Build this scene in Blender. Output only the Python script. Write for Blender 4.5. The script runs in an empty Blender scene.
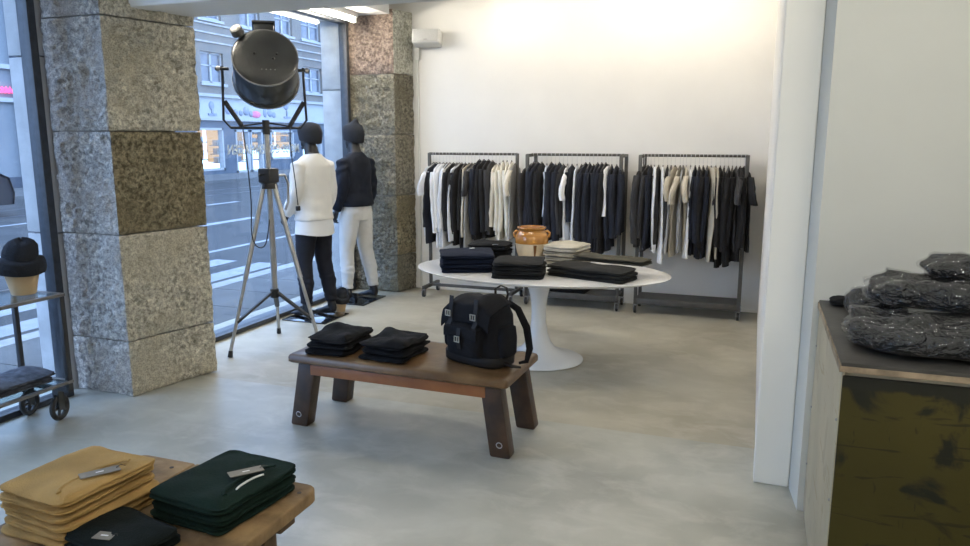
import bpy, bmesh, math, random
from mathutils import Vector, Matrix, noise as mnoise
PI = math.pi
random.seed(7)
SC = bpy.context.scene
COL = SC.collection

# ------------------------------------------------------------------ camera, world, exposure
FPX, PITCH, YAW, CAMH = 745.0, math.radians(10.34), math.radians(20.0), 1.70
cam_data = bpy.data.cameras.new('camera')
cam_data.sensor_width = 36.0
cam_data.lens = FPX / 970.0 * 36.0
cam_data.clip_start = 0.05
cam_data.clip_end = 300
cam = bpy.data.objects.new('camera', cam_data)
COL.objects.link(cam)
cam.location = (0, 0, CAMH)
cam.rotation_euler = (PI / 2 - PITCH, 0, YAW)
SC.camera = cam

world = bpy.data.worlds.new('overcast_evening_sky')
SC.world = world
world.use_nodes = True
bg = world.node_tree.nodes['Background']
bg.inputs['Color'].default_value = (0.42, 0.61, 1.0, 1)
bg.inputs['Strength'].default_value = 4.0

SC.view_settings.view_transform = 'Standard'
SC.view_settings.look = 'None'
SC.view_settings.exposure = 0.58
SC.view_settings.gamma = 1.0
SC.view_settings.use_curve_mapping = False

# lamp strengths (radiance of the tubes, used by the lamp builders below)
TUBE_BACK, TUBE_WINDOW, TUBE_FRONT = 24.0, 80.0, 80.0

# ------------------------------------------------------------------ pixel -> place helpers (970x546 photograph)
FW = Vector((-math.sin(YAW) * math.cos(PITCH), math.cos(YAW) * math.cos(PITCH), -math.sin(PITCH)))
RT = Vector((math.cos(YAW), math.sin(YAW), 0))
UPV = RT.cross(FW)
CAM = Vector((0, 0, CAMH))
def ray(x, y): return FW + RT * ((x - 485) / FPX) - UPV * ((y - 273) / FPX)
def G(x, y, z=0.0):
    d = ray(x, y); return CAM + d * ((z - CAMH) / d.z)
def OX(x, y, X):
    d = ray(x, y); return CAM + d * (X / d.x)
def OY(x, y, Y):
    d = ray(x, y); return CAM + d * (Y / d.y)

# ------------------------------------------------------------------ materials
MATS = {}
def M(name, col=(.5, .5, .5), rough=.6, metal=0.0, var=0.12, scale=6.0, bump=0.0, bscale=40.0, spec=None,
      col2=None, detail=4.0, sheen=0.0, coat=0.0, ramp=(.35, .65)):
    if name in MATS: return MATS[name]
    m = bpy.data.materials.new(name); m.use_nodes = True
    nt = m.node_tree; N = nt.nodes; L = nt.links
    b = N['Principled BSDF']
    b.inputs['Roughness'].default_value = rough
    b.inputs['Metallic'].default_value = metal
    if spec is not None: b.inputs['Specular IOR Level'].default_value = spec
    if sheen: b.inputs['Sheen Weight'].default_value = sheen
    if coat: b.inputs['Coat Weight'].default_value = coat
    tc = N.new('ShaderNodeTexCoord')
    nz = N.new('ShaderNodeTexNoise'); nz.inputs['Scale'].default_value = scale; nz.inputs['Detail'].default_value = detail
    L.new(tc.outputs['Object'], nz.inputs['Vector'])
    rp = N.new('ShaderNodeValToRGB')
    if col2 is None:
        c1 = [max(0, c * (1 - var)) for c in col]; c2 = [min(1, c * (1 + var)) for c in col]
    else: c1, c2 = col, col2
    rp.color_ramp.elements[0].position = ramp[0]; rp.color_ramp.elements[0].color = (*c1, 1)
    rp.color_ramp.elements[1].position = ramp[1]; rp.color_ramp.elements[1].color = (*c2, 1)
    L.new(nz.outputs['Fac'], rp.inputs['Fac']); L.new(rp.outputs['Color'], b.inputs['Base Color'])
    if bump:
        n2 = N.new('ShaderNodeTexNoise'); n2.inputs['Scale'].default_value = bscale; n2.inputs['Detail'].default_value = 5
        L.new(tc.outputs['Object'], n2.inputs['Vector'])
        bp = N.new('ShaderNodeBump'); bp.inputs['Strength'].default_value = bump; bp.inputs['Distance'].default_value = .01
        L.new(n2.outputs['Fac'], bp.inputs['Height']); L.new(bp.outputs['Normal'], b.inputs['Normal'])
    MATS[name] = m
    return m
def emit(name, col, strength):
    if name in MATS: return MATS[name]
    m = bpy.data.materials.new(name); m.use_nodes = True
    nt = m.node_tree; nt.nodes.remove(nt.nodes['Principled BSDF'])
    e = nt.nodes.new('ShaderNodeEmission'); e.inputs['Color'].default_value = (*col, 1); e.inputs['Strength'].default_value = strength
    nt.links.new(e.outputs[0], nt.nodes['Material Output'].inputs[0])
    MATS[name] = m
    return m
def glass(name, tint=(.93, .96, .97), ior=1.45, rough=0.0, bump=0.0, bscale=30., gloss_boost=0.0, graze=1.0):
    if name in MATS: return MATS[name]
    m = bpy.data.materials.new(name); m.use_nodes = True
    nt = m.node_tree; N = nt.nodes; L = nt.links
    N.remove(N['Principled BSDF'])
    tr = N.new('ShaderNodeBsdfTransparent'); tr.inputs[0].default_value = (*tint, 1)
    gl = N.new('ShaderNodeBsdfGlossy'); gl.inputs['Roughness'].default_value = rough
    # Schlick reflectance, the same from both sides of the sheet
    ge = N.new('ShaderNodeNewGeometry'); dt = N.new('ShaderNodeVectorMath'); dt.operation = 'DOT_PRODUCT'
    L.new(ge.outputs['Normal'], dt.inputs[0]); L.new(ge.outputs['Incoming'], dt.inputs[1])
    ab = N.new('ShaderNodeMath'); ab.operation = 'ABSOLUTE'; L.new(dt.outputs['Value'], ab.inputs[0])
    om = N.new('ShaderNodeMath'); om.operation = 'SUBTRACT'; om.inputs[0].default_value = 1; om.use_clamp = True; L.new(ab.outputs[0], om.inputs[1])
    pw = N.new('ShaderNodeMath'); pw.operation = 'POWER'; pw.inputs[1].default_value = 5; L.new(om.outputs[0], pw.inputs[0])
    f0 = ((ior - 1) / (ior + 1)) ** 2 + gloss_boost
    mr = N.new('ShaderNodeMath'); mr.operation = 'MULTIPLY_ADD'; mr.inputs[1].default_value = (1 - f0) * graze; mr.inputs[2].default_value = f0; L.new(pw.outputs[0], mr.inputs[0])
    mx = N.new('ShaderNodeMixShader')
    fac = mr.outputs[0]
    L.new(fac, mx.inputs[0]); L.new(tr.outputs[0], mx.inputs[1]); L.new(gl.outputs[0], mx.inputs[2])
    L.new(mx.outputs[0], N['Material Output'].inputs[0])
    if bump:
        tc = N.new('ShaderNodeTexCoord'); n2 = N.new('ShaderNodeTexNoise')
        n2.inputs['Scale'].default_value = bscale; n2.inputs['Detail'].default_value = 3; n2.inputs['Distortion'].default_value = 1.5
        L.new(tc.outputs['Object'], n2.inputs['Vector'])
        bp = N.new('ShaderNodeBump'); bp.inputs['Strength'].default_value = bump; bp.inputs['Distance'].default_value = .05
        L.new(n2.outputs['Fac'], bp.inputs['Height']); L.new(bp.outputs['Normal'], gl.inputs['Normal'])
    MATS[name] = m
    return m

# ------------------------------------------------------------------ object helpers
WLOC = {}
def tag(o, label=None, cat=None, group=None, kind=None):
    if label: o['label'] = label
    if cat: o['category'] = cat
    if group: o['group'] = group
    if kind: o['kind'] = kind
    return o
def thing(name, loc=(0, 0, 0), rz=0.0, label=None, cat=None, group=None, kind=None):
    o = bpy.data.objects.new(name, None); o.empty_display_size = .1
    COL.objects.link(o); o.location = loc; o.rotation_euler = (0, 0, rz)
    return tag(o, label, cat, group, kind)
def wmat(o):
    m = Matrix.LocRotScale(o.location, o.rotation_euler, o.scale)
    return wmat(o.parent) @ m if o.parent else m
def copy_tree(o, parent=None):
    c = o.copy(); COL.objects.link(c)
    if parent is not None: c.parent = parent
    for ch in list(o.children): copy_tree(ch, c)
    return c

class MB:
    """collects faces; build() links them as one mesh object"""
    def __init__(s): s.v = []; s.f = []; s.m = []
    def add(s, vs, fs, mi=0, T=None):
        o = len(s.v)
        for p in vs:
            p = Vector(p)
            s.v.append(T @ p if T else p)
        for f in fs: s.f.append([i + o for i in f]); s.m.append(mi)
        return s
    def box(s, x0, x1, y0, y1, z0, z1, mi=0, T=None):
        vs = [(x, y, z) for z in (z0, z1) for y in (y0, y1) for x in (x0, x1)]
        return s.add(vs, [(0, 2, 3, 1), (4, 5, 7, 6), (0, 1, 5, 4), (2, 6, 7, 3), (0, 4, 6, 2), (1, 3, 7, 5)], mi, T)
    def prism(s, poly, z0, z1, mi=0, T=None):
        n = len(poly)
        vs = [(x, y, z0) for x, y in poly] + [(x, y, z1) for x, y in poly]
        return s.add(vs, [tuple(range(n))[::-1], tuple(range(n, 2 * n))] + [(i, (i + 1) % n, n + (i + 1) % n, n + i) for i in range(n)], mi, T)
    def loft(s, rings, cap=True, mi=0, T=None, closed=True):
        n = len(rings[0]); vs = [p for r in rings for p in r]; fs = []
        for k in range(len(rings) - 1):
            for i in range(n if closed else n - 1):
                j = (i + 1) % n
                fs.append((k * n + i, k * n + j, (k + 1) * n + j, (k + 1) * n + i))
        if cap:
            fs.append(tuple(range(n))[::-1]); fs.append(tuple(range((len(rings) - 1) * n, len(rings) * n)))
        return s.add(vs, fs, mi, T)
    def tube(s, pts, r, n=8, mi=0, T=None, cap=True, sq=None):
        pts = [Vector(p) for p in pts]; rs = r if isinstance(r, (list, tuple)) else [r] * len(pts)
        rings = []; side = None
        for i, p in enumerate(pts):
            t = (pts[min(i + 1, len(pts) - 1)] - pts[max(i - 1, 0)]).normalized()
            if side is None:
                a = Vector((0, 0, 1)) if abs(t.z) < .9 else Vector((1, 0, 0))
                side = t.cross(a).normalized()
            else:
                side = (side - t * side.dot(t)).normalized()
            up = t.cross(side)
            rr = rs[i]; ra, rb = rr if isinstance(rr, tuple) else (rr, rr)
            rings.append([p + side * (ra * math.cos(2 * PI * k / n + (PI / n if n == 4 else 0))) + up * (rb * math.sin(2 * PI * k / n + (PI / n if n == 4 else 0))) for k in range(n)])
        return s.loft(rings, cap, mi, T)
    def cyl(s, p0, p1, r0, r1=None, n=16, mi=0, T=None): return s.tube([p0, p1], [r0, r1 if r1 is not None else r0], n, mi, T)
    def lathe(s, prof, c=(0, 0, 0), n=32, sx=1, sy=1, mi=0, T=None, cap=True):
        rings = [[(c[0] + r * sx * math.cos(2 * PI * k / n), c[1] + r * sy * math.sin(2 * PI * k / n), c[2] + z) for k in range(n)] for r, z in prof]
        return s.loft(rings, cap, mi, T)
    def ball(s, c, r, n=16, mi=0, T=None):
        r = r if isinstance(r, (tuple, list)) else (r, r, r)
        prof = [(max(.02, math.sin(PI * k / (n // 2))), -math.cos(PI * k / (n // 2))) for k in range(n // 2 + 1)]
        rings = [[(c[0] + a * r[0] * math.cos(2 * PI * k / n), c[1] + a * r[1] * math.sin(2 * PI * k / n), c[2] + z * r[2]) for k in range(n)] for a, z in prof]
        return s.loft(rings, True, mi, T)
    def torus(s, c, R, r, axis=(0, 0, 1), n=24, m=8, mi=0, T=None, a0=0, a1=2 * PI):
        q = Vector((0, 0, 1)).rotation_difference(Vector(axis))
        full = abs(a1 - a0 - 2 * PI) < 1e-6
        pts = [Vector(c) + q @ Vector((R * math.cos(a0 + (a1 - a0) * k / n), R * math.sin(a0 + (a1 - a0) * k / n), 0)) for k in range(n + 1)]
        return s.tube(pts, r, m, mi, T, cap=True)
    def build(s, name, mats, parent=None, local=False, bevel=0.0, seg=2, smooth=40, fn=None):
        me = bpy.data.meshes.new(name)
        vs = s.v
        if parent is not None and not local:
            inv = wmat(parent).inverted(); vs = [inv @ p for p in vs]
        me.from_pydata([tuple(p) for p in vs], [], s.f)
        mats = mats if isinstance(mats, (list, tuple)) else [mats]
        for m in mats: me.materials.append(m)
        me.polygons.foreach_set('material_index', s.m)
        if bevel:
            bm = bmesh.new(); bm.from_mesh(me)
            bmesh.ops.remove_doubles(bm, verts=bm.verts, dist=1e-6)
            es = [e for e in bm.edges if len(e.link_faces) == 2 and e.calc_face_angle(0) > .5]
            bmesh.ops.bevel(bm, geom=es, offset=bevel, segments=seg, affect='EDGES', profile=.5, clamp_overlap=True)
            bm.to_mesh(me); bm.free()
        me.update()
        if smooth:
            me.shade_smooth(); me.set_sharp_from_angle(angle=math.radians(smooth))
        o = bpy.data.objects.new(name, me); COL.objects.link(o)
        if parent is not None: o.parent = parent
        return o
def fbm(p, octv=4, H=1.0): return mnoise.fractal(Vector(p), H, 2.0, octv)
def remeshed(name, mb, mat, parent, voxel=.01, smooth=4, disp=0.0, dscale=6.0, local=True, decim=0.0, fold=None):
    """union of overlapping tubes -> one continuous surface"""
    tmp = mb.build('tmp', mat, None)
    md = tmp.modifiers.new('r', 'REMESH'); md.mode = 'VOXEL'; md.voxel_size = voxel
    if smooth:
        sm = tmp.modifiers.new('s', 'SMOOTH'); sm.iterations = smooth; sm.factor = .5
    if decim:
        dc = tmp.modifiers.new('d', 'DECIMATE'); dc.ratio = decim
    dg = bpy.context.evaluated_depsgraph_get()
    me = bpy.data.meshes.new_from_object(tmp.evaluated_get(dg))
    bpy.data.objects.remove(tmp)
    if disp or fold:
        ns = [v.normal.copy() for v in me.vertices]
        for v, nn in zip(me.vertices, ns):
            d = 0
            if disp: d += disp * fbm(v.co * dscale, 3)
            if fold: d += fold(v.co, nn)
            v.co += nn * d
    me.materials.clear(); me.materials.append(mat)
    me.shade_smooth(); me.name = name
    o = bpy.data.objects.new(name, me); COL.objects.link(o); o.parent = parent
    if not local:
        o.matrix_parent_inverse = wmat(parent).inverted()
    return o
# ------------------------------------------------------------------ surfaces
def concrete(name, c1, c2, c3, rough):
    m = M(name, c1, rough, col2=c2, scale=1.3, detail=12, ramp=(.36, .64))
    nt = m.node_tree; N = nt.nodes; L = nt.links; b = N['Principled BSDF']
    tc = [n for n in N if n.type == 'TEX_COORD'][0]; base = b.inputs['Base Color'].links[0].from_socket
    n2 = N.new('ShaderNodeTexNoise'); n2.inputs['Scale'].default_value = 4.5; n2.inputs['Detail'].default_value = 12; n2.inputs['Roughness'].default_value = .62; n2.inputs['Distortion'].default_value = .5
    mp = N.new('ShaderNodeMapping'); mp.inputs['Scale'].default_value = (.85, 1.25, 1)
    L.new(tc.outputs['Object'], mp.inputs[0]); L.new(mp.outputs[0], n2.inputs['Vector'])
    r2 = N.new('ShaderNodeValToRGB'); r2.color_ramp.elements[0].position = .46; r2.color_ramp.elements[1].position = .72
    L.new(n2.outputs['Fac'], r2.inputs[0])
    mx = N.new('ShaderNodeMix'); mx.data_type = 'RGBA'; mx.inputs['B'].default_value = (*c3, 1)
    mu = N.new('ShaderNodeMath'); mu.operation = 'MULTIPLY'; mu.inputs[1].default_value = .6
    L.new(r2.outputs[0], mu.inputs[0]); L.new(mu.outputs[0], mx.inputs['Factor']); L.new(base, mx.inputs['A']); L.new(mx.outputs['Result'], b.inputs['Base Color'])
    n3 = N.new('ShaderNodeTexNoise'); n3.inputs['Scale'].default_value = 2.3; n3.inputs['Detail'].default_value = 6
    L.new(tc.outputs['Object'], n3.inputs['Vector'])
    mr = N.new('ShaderNodeMapRange'); mr.inputs['To Min'].default_value = rough - .1; mr.inputs['To Max'].default_value = rough + .18
    L.new(n3.outputs['Fac'], mr.inputs[0]); L.new(mr.outputs[0], b.inputs['Roughness'])
    return m
mfloor = concrete('polished_concrete', (.31, .31, .27), (.45, .45, .395), (.54, .54, .48), .34)
mfloor2 = concrete('older_concrete', (.34, .31, .235), (.46, .43, .34), (.54, .51, .42), .44)
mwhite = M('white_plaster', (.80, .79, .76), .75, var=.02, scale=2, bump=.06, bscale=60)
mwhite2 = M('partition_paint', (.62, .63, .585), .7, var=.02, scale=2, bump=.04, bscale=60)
mpier = M('pier_paint', (.85, .84, .78), .6, var=.015, scale=2)
mceil = M('ceiling_paint', (.82, .82, .80), .8, var=.01, scale=2)
mbeam = M('beam_paint', (.82, .83, .82), .6, var=.015, scale=2)

def struct(name, mb, mat, parent=None, **k):
    o = mb.build(name, mat, parent, **k)
    if parent is None: o['kind'] = 'structure'
    return o
WX, BY = -4.25, 7.62            # glass plane, back wall plane
JY = 4.165                      # joint between the two floor slabs
tag(struct('floor', MB().box(-4.62, 3.3, -3.2, JY, -.2, 0), mfloor, smooth=0), 'pale polished concrete floor slab by the shop windows')
tag(struct('floor_back', MB().box(-4.62, 3.3, JY, BY + .2, -.2, -.006), mfloor2, smooth=0), 'darker concrete floor slab under the clothes racks')
struct('wall_back', MB().box(-4.62, 3.3, BY, BY + .2, 0, 3.3), mwhite, smooth=0)
struct('baseboard_back', MB().box(-3.5, .07, BY - .012, BY, 0, .02), mpier, smooth=0)
# white pier and the partition that the cabinet stands against
struct('wall_pier', MB().prism([(.07, 3.73), (.235, 3.73), (.235, 3.95), (.07, 3.95)], 0, 3.1), mpier, smooth=0, bevel=.006)
struct('wall_right', MB().box(.075, .235, 3.95, BY, 0, 3.1), mwhite, smooth=0)
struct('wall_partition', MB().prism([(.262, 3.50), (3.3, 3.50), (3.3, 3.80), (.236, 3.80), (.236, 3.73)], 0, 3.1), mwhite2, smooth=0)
struct('wall_side', MB().box(3.2, 3.4, -3.2, 3.5, 0, 3.3), mwhite, smooth=0)
struct('wall_rear', MB().box(-4.62, 3.4, -3.4, -3.2, 0, 3.3), mwhite, smooth=0)
struct('ceiling', MB().box(-4.62, 3.4, -3.4, 4.06, 3.0, 3.2), mceil, smooth=0)
struct('ceiling_back', MB().box(-4.62, 3.4, 4.06, BY + .2, 3.12, 3.32), mceil, smooth=0)
struct('ceiling_beam', MB().box(-3.80, .235, 3.83, 4.30, 2.50, 3.15), mbeam, smooth=0, bevel=.008)
struct('ceiling_bulkhead', MB().box(-4.62, -3.72, 4.30, 7.30, 2.965, 3.13), mceil, smooth=0)

# ------------------------------------------------------------------ granite pillars, one child for each rough block
def granite(name, c1, c2, c3, bump=1.0):
    m = M(name, [c * .80 for c in c1], .85, col2=[min(.85, c * 1.12) for c in c2], scale=34, detail=9, ramp=(.36, .62))
    nt = m.node_tree; N = nt.nodes; L = nt.links; b = N['Principled BSDF']
    tc = [n for n in N if n.type == 'TEX_COORD'][0]; base = b.inputs['Base Color'].links[0].from_socket
    n2 = N.new('ShaderNodeTexNoise'); n2.inputs['Scale'].default_value = 2.6; n2.inputs['Detail'].default_value = 6
    L.new(tc.outputs['Object'], n2.inputs['Vector'])
    r2 = N.new('ShaderNodeValToRGB'); r2.color_ramp.elements[0].position = .45; r2.color_ramp.elements[1].position = .66
    L.new(n2.outputs['Fac'], r2.inputs[0])
    mx = N.new('ShaderNodeMix'); mx.data_type = 'RGBA'; mx.inputs['B'].default_value = (*c3, 1)
    L.new(r2.outputs[0], mx.inputs['Factor']); L.new(base, mx.inputs['A'])
    v = N.new('ShaderNodeTexVoronoi'); v.inputs['Scale'].default_value = 95
    L.new(tc.outputs['Object'], v.inputs['Vector'])
    r3 = N.new('ShaderNodeMapRange'); r3.inputs['From Max'].default_value = .8; r3.inputs['To Min'].default_value = .62; r3.inputs['To Max'].default_value = 1.25
    L.new(v.outputs['Distance'], r3.inputs[0])
    ml = N.new('ShaderNodeMix'); ml.data_type = 'RGBA'; ml.blend_type = 'MULTIPLY'; ml.inputs['Factor'].default_value = 1
    L.new(mx.outputs['Result'], ml.inputs['A']); L.new(r3.outputs[0], ml.inputs['B']); L.new(ml.outputs['Result'], b.inputs['Base Color'])
    n4 = N.new('ShaderNodeTexNoise'); n4.inputs['Scale'].default_value = 36; n4.inputs['Detail'].default_value = 8; n4.inputs['Roughness'].default_value = .65
    L.new(tc.outputs['Object'], n4.inputs['Vector'])
    bp = N.new('ShaderNodeBump'); bp.inputs['Strength'].default_value = bump; bp.inputs['Distance'].default_value = .05
    L.new(n4.outputs['Fac'], bp.inputs['Height']); L.new(bp.outputs['Normal'], b.inputs['Normal'])
    return m
g_grey = granite('granite_grey', (.36, .345, .32), (.70, .68, .63), (.52, .48, .43))
g_pat = granite('granite_patina_lamp_tint', (.38, .355, .28), (.64, .61, .51), (.52, .48, .37), .6)  # room-side face: old patina, partly warm lamp light put into the colour
g_brown = granite('granite_brown', (.16, .135, .075), (.42, .36, .23), (.27, .225, .13))
g_red = granite('granite_reddish', (.19, .14, .115), (.36, .28, .23), (.27, .21, .175))
g_lime = granite('granite_limewashed', (.34, .34, .29), (.54, .54, .47), (.30, .29, .22), .5)
g_moss = granite('granite_greenish', (.15, .14, .105), (.31, .285, .22), (.21, .195, .14))
mmortar = M('mortar', (.42, .40, .36), .9, bump=.4)

def stone_block(poly, z0, z1, seed, amp, mats, parent, pick, step=.019):
    """rough-hewn block on a footprint polygon (counter-clockwise), faces pitched, edges drafted"""
    P = [Vector((x, y, 0)) for x, y in poly]; n = len(P)
    ring = []
    for i in range(n):
        a, b = P[i], P[(i + 1) % n]; e = b - a; k = max(2, int(e.length / step))
        nrm = Vector((e.y, -e.x, 0)).normalized()
        prev = P[i] - P[i - 1]; pn = Vector((prev.y, -prev.x, 0)).normalized()
        for j in range(k):
            t = j / k
            nn = (nrm + pn).normalized() if j == 0 else nrm
            ring.append((a + e * t, nn, min(t, 1 - t) * e.length))
    rows = max(3, int((z1 - z0) / step)); H = z1 - z0
    vs = []; S = Vector((seed * 13.7, seed * 5.1, seed * 3.3))
    for r in range(rows + 1):
        v = r / rows; z = z0 + .004 + (H - .008) * v
        ez = min(v, 1 - v) * H
        for p, nn, ec in ring:
            q = Vector((p.x, p.y, z)) + S
            big = fbm(q * 2.6, 3); mid = mnoise.turbulence(q * 7, 3, False); fine = fbm(q * 22, 3)
            d = amp * (.45 * big + .85 * (mid - .6) + .75 * fine + .5 * fbm(q * 48, 2))
            ef = min(1, ez / .035)
            d = d * (.35 + .65 * ef) - .016 * (1 - ef) ** 2
            d *= .35 + .65 * min(1, ec / .10)
            if ec < .03: d -= .006 * (1 - ec / .03)
            zz = z + (0 if r in (0, rows) else .006 * fine)
            vs.append((p.x + nn.x * d, p.y + nn.y * d, zz))
    m = len(ring); fs = []; mi = []
    for r in range(rows):
        for i in range(m):
            j = (i + 1) % m
            fs.append((r * m + i, r * m + j, (r + 1) * m + j, (r + 1) * m + i)); mi.append(pick(ring[i][1]))
    mb = MB(); mb.v = [Vector(p) for p in vs]; mb.f = fs + [tuple(range(m))[::-1], tuple(range(rows * m, (rows + 1) * m))]; mb.m = mi + [0, 0]
    return mb.build('stone_block', mats, parent, smooth=55)

p1 = thing('wall_left_stone_pillar', (-4.1, 3.95, 0), kind='structure', label='rough granite pillar between the two shop windows')
poly1 = [(-4.31, 3.64), (-3.805, 3.63), (-3.655, 4.29), (-4.31, 4.29)]
pk = lambda nn: 1 if nn.x > .6 else 0
c1 = [0, .375, 1.08, 1.737, 2.435, 3.12]
for i in range(5):
    inner = [g_pat, g_pat, g_brown, g_pat, g_pat][i]
    stone_block(poly1, c1[i], c1[i + 1], i + 1, [.02, .024, .028, .034, .03][i], [g_grey, inner], p1, pk)
MB().box(-4.28, -3.86, 3.68, 4.25, 0, 3.12).build('mortar_core', mmortar, p1)
for z0_, z1_ in ((-.06, 1.07), (1.08, 2.20), (2.21, 3.3)): MB().box(-4.56, -4.315, 3.60, 4.31, z0_, z1_).build('jamb_stone', M('outer_jamb_stone', (.46, .46, .46), .85, var=.12, scale=6, bump=.3), p1, bevel=.006)
p2 = thing('wall_left_stone_corner', (-4.0, 7.45, 0), kind='structure', label='rough granite pillar in the corner by the white wall')
poly2 = [(-4.31, 7.31), (-3.68, 7.30), (-3.60, BY), (-4.31, BY)]
c2 = [0, .41, 1.07, 1.73, 2.36, 3.02]
for i in range(5):
    jamb = [g_moss, g_moss, g_moss, g_moss, g_red][i]; face = [g_moss, g_brown, g_moss, g_moss, g_lime][i]
    stone_block(poly2, c2[i], c2[i + 1], i + 11, [.03, .03, .026, .032, .02][i], [jamb, face], p2, pk)
MB().box(-4.28, -3.74, 7.35, BY, 0, 3.0).build('mortar_core', mmortar, p2)
for z0_, z1_ in ((-.06, 1.07), (1.08, 2.20), (2.21, 3.3)): MB().box(-4.56, -4.315, 7.30, 8.6, z0_, z1_).build('jamb_stone', MATS['outer_jamb_stone'], p2, bevel=.006)

# masonry above and beside the openings
mext = M('outer_stone', (.42, .42, .42), .85, var=.15, scale=5, bump=.3)
struct('wall_left_lintel', MB().box(-4.60, -4.16, 4.29, 7.30, 2.93, 3.3), mwhite, smooth=0)
struct('wall_left_header', MB().box(-4.60, -4.16, -3.2, 3.63, 2.93, 3.3), mwhite, smooth=0)
struct('wall_left', MB().box(-4.60, -4.0, -3.2, -.6, 0, 3.0), mwhite, smooth=0)

# ------------------------------------------------------------------ windows
msteel = M('dark_window_steel', (.035, .04, .05), .4, var=.2, scale=20)
mglass = glass('window_glass')
def window(name, y0, y1, z0, z1, mull, label):
    w = thing(name, (WX, (y0 + y1) / 2, 0), kind='structure', label=label)
    f = .055
    for nm, b in (('frame_post', (y0, y0 + f, z0, z1)), ('frame_post', (y1 - f, y1, z0, z1)), ('frame_rail', (y0 + f, y1 - f, z0, z0 + .04)), ('frame_rail', (y0 + f, y1 - f, z1 - .05, z1))):
        MB().box(WX - .045, WX + .045, *b).build(nm, msteel, w, bevel=.004)
    ys = [y0 + f] + mull + [y1 - f]
    for k in range(len(ys) - 1):
        MB().box(WX - .006, WX + .006, ys[k], ys[k + 1], z0 + .04, z1 - .05).build('pane', mglass, w, smooth=0)
    return w
w1 = window('window_1', 4.30, 7.29, 0, 2.93, [], 'large shop window pane between the two granite pillars')
w2 = window('window_2', -.6, 3.53, 0, 2.93, [], 'shop window pane behind the trolley')
MB().box(WX - .15, WX - .05, 4.30, 7.29, -.02, .03).build('sill', M('sill_metal', (.09, .10, .12), .4), w1)

# mirrored lettering stuck on the outside of the pane
def text_mesh(body, size, extrude=.0008):
    cu = bpy.data.curves.new('txt', 'FONT'); cu.body = body; cu.size = size; cu.extrude = extrude; cu.align_x = 'CENTER'; cu.space_character = 1.12; cu.offset = .003
    o = bpy.data.objects.new('txt', cu); COL.objects.link(o)
    me = bpy.data.meshes.new_from_object(o.evaluated_get(bpy.context.evaluated_depsgraph_get()))
    bpy.data.objects.remove(o); bpy.data.curves.remove(cu)
    return me
a, b = OX(229, 156, WX), OX(300, 156, WX)
me = text_mesh('MOSS COPENHAGEN', .1)
wd = max(v.co.x for v in me.vertices) - min(v.co.x for v in me.vertices)
me.materials.append(M('white_vinyl', (.92, .93, .95), .5, var=.01))
lt = bpy.data.objects.new('window_lettering', me); COL.objects.link(lt)
sc_ = (b.y - a.y) / wd
lt.parent = w1; lt['label'] = 'small white shop name lettering on the pane'
lt.location = (-.0085, (a.y + b.y) / 2 - w1.location.y, 1.555); lt.scale = (sc_, sc_ * 1.1, 1)
lt.rotation_euler = (PI / 2, 0, -PI / 2)

# ------------------------------------------------------------------ ceiling lamps (fluorescent battens)
mtube_b = emit('tube_light_back', (1.0, .88, .72), TUBE_BACK)
mtube_w = emit('tube_light_window', (1.0, .91, .75), TUBE_WINDOW)
mtube_f = emit('tube_light_front_fill', (1.0, .94, .82), TUBE_FRONT)
mbat = M('batten_white', (.8, .8, .78), .4, var=.02)
def batten(c, length, along, mat, label, group):
    t = thing('ceiling_lamp', c, 0 if along == 'x' else PI / 2, label, 'lamp', group)
    h = length / 2
    MB().box(-h, h, -.04, .04, -.05, 0).build('housing', mbat, t, local=True, bevel=.006)
    MB().cyl((-h + .03, 0, -.075), (h - .03, 0, -.075), .018, n=12).build('tube', mat, t, local=True)
    for s in (-1, 1): MB().box(s * h - .03 * (s > 0), s * h + .03 * (s < 0), -.022, .022, -.1, -.05).build('end_cap', mbat, t, local=True)
    return t
for x in (-2.35, -1.25, -.45): batten((x, 7.05, 3.12), .8, 'x', mtube_b, 'white tube lamp on the ceiling along the white wall', 'tube lamps washing the white wall')
batten((-1.6, 5.0, 3.12), 1.0, 'x', mtube_w, 'white tube lamp on the ceiling above the oval table', None)
for y in (5.0, 6.55): batten((-4.03, y, 2.965), 1.15, 'y', mtube_w, 'white tube lamp over the shop window with the mannequins', 'tube lamps above the shop window')
for x, y in ((.3, 1.6), (1.6, .4), (-.9, -1.6)): batten((x, y, 3.0), 1.2, 'x', mtube_f, 'unseen white fill tube lamp added on the lower ceiling before the beam', 'unseen fill tube lamps on the lower ceiling')  # unseen lamps added to give the front room fill light
# ------------------------------------------------------------------ the street outside
GZ = -.12
masph = M('asphalt', (.040, .041, .043), .85, var=.18, scale=1.5, detail=8, bump=.3, bscale=60)
mpave = M('sidewalk_stone', (.10, .10, .10), .85, var=.15, scale=2, bump=.3)
mpaint = M('road_paint', (.24, .25, .265), .8, var=.08, scale=6)
road = tag(struct('road', MB().box(-20.5, -6.15, -25, 75, GZ - .3, GZ), masph, smooth=0), 'grey asphalt street outside the window')
sw = tag(struct('sidewalk', MB().box(-5.95, -4.6, -25, 75, GZ - .3, GZ + .06), mpave, smooth=0), 'stone paved sidewalk right outside the window')
struct('kerb', MB().box(-6.15, -5.95, -25, 75, GZ - .3, GZ + .065), M('kerb_granite', (.28, .28, .28), .8), smooth=0)
for k in range(22):
    y = 1.0 + k * .75
    MB().box(-5.93, -4.62, y, y + .74, GZ + .06, GZ + .068).build('paving_slab', mpave, sw, smooth=0)
struct('sidewalk_far', MB().box(-24, -20.5, -25, 75, GZ - .3, GZ + .1), mpave, smooth=0)
def mark(nm, x0, x1, y0, y1): MB().box(x0, x1, y0, y1, GZ, GZ + .004).build(nm, mpaint, road, smooth=0)
for x in (-6.65, -7.42): mark('zebra_stripe', x - .19, x + .19, 4.3, 9.05)
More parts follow.
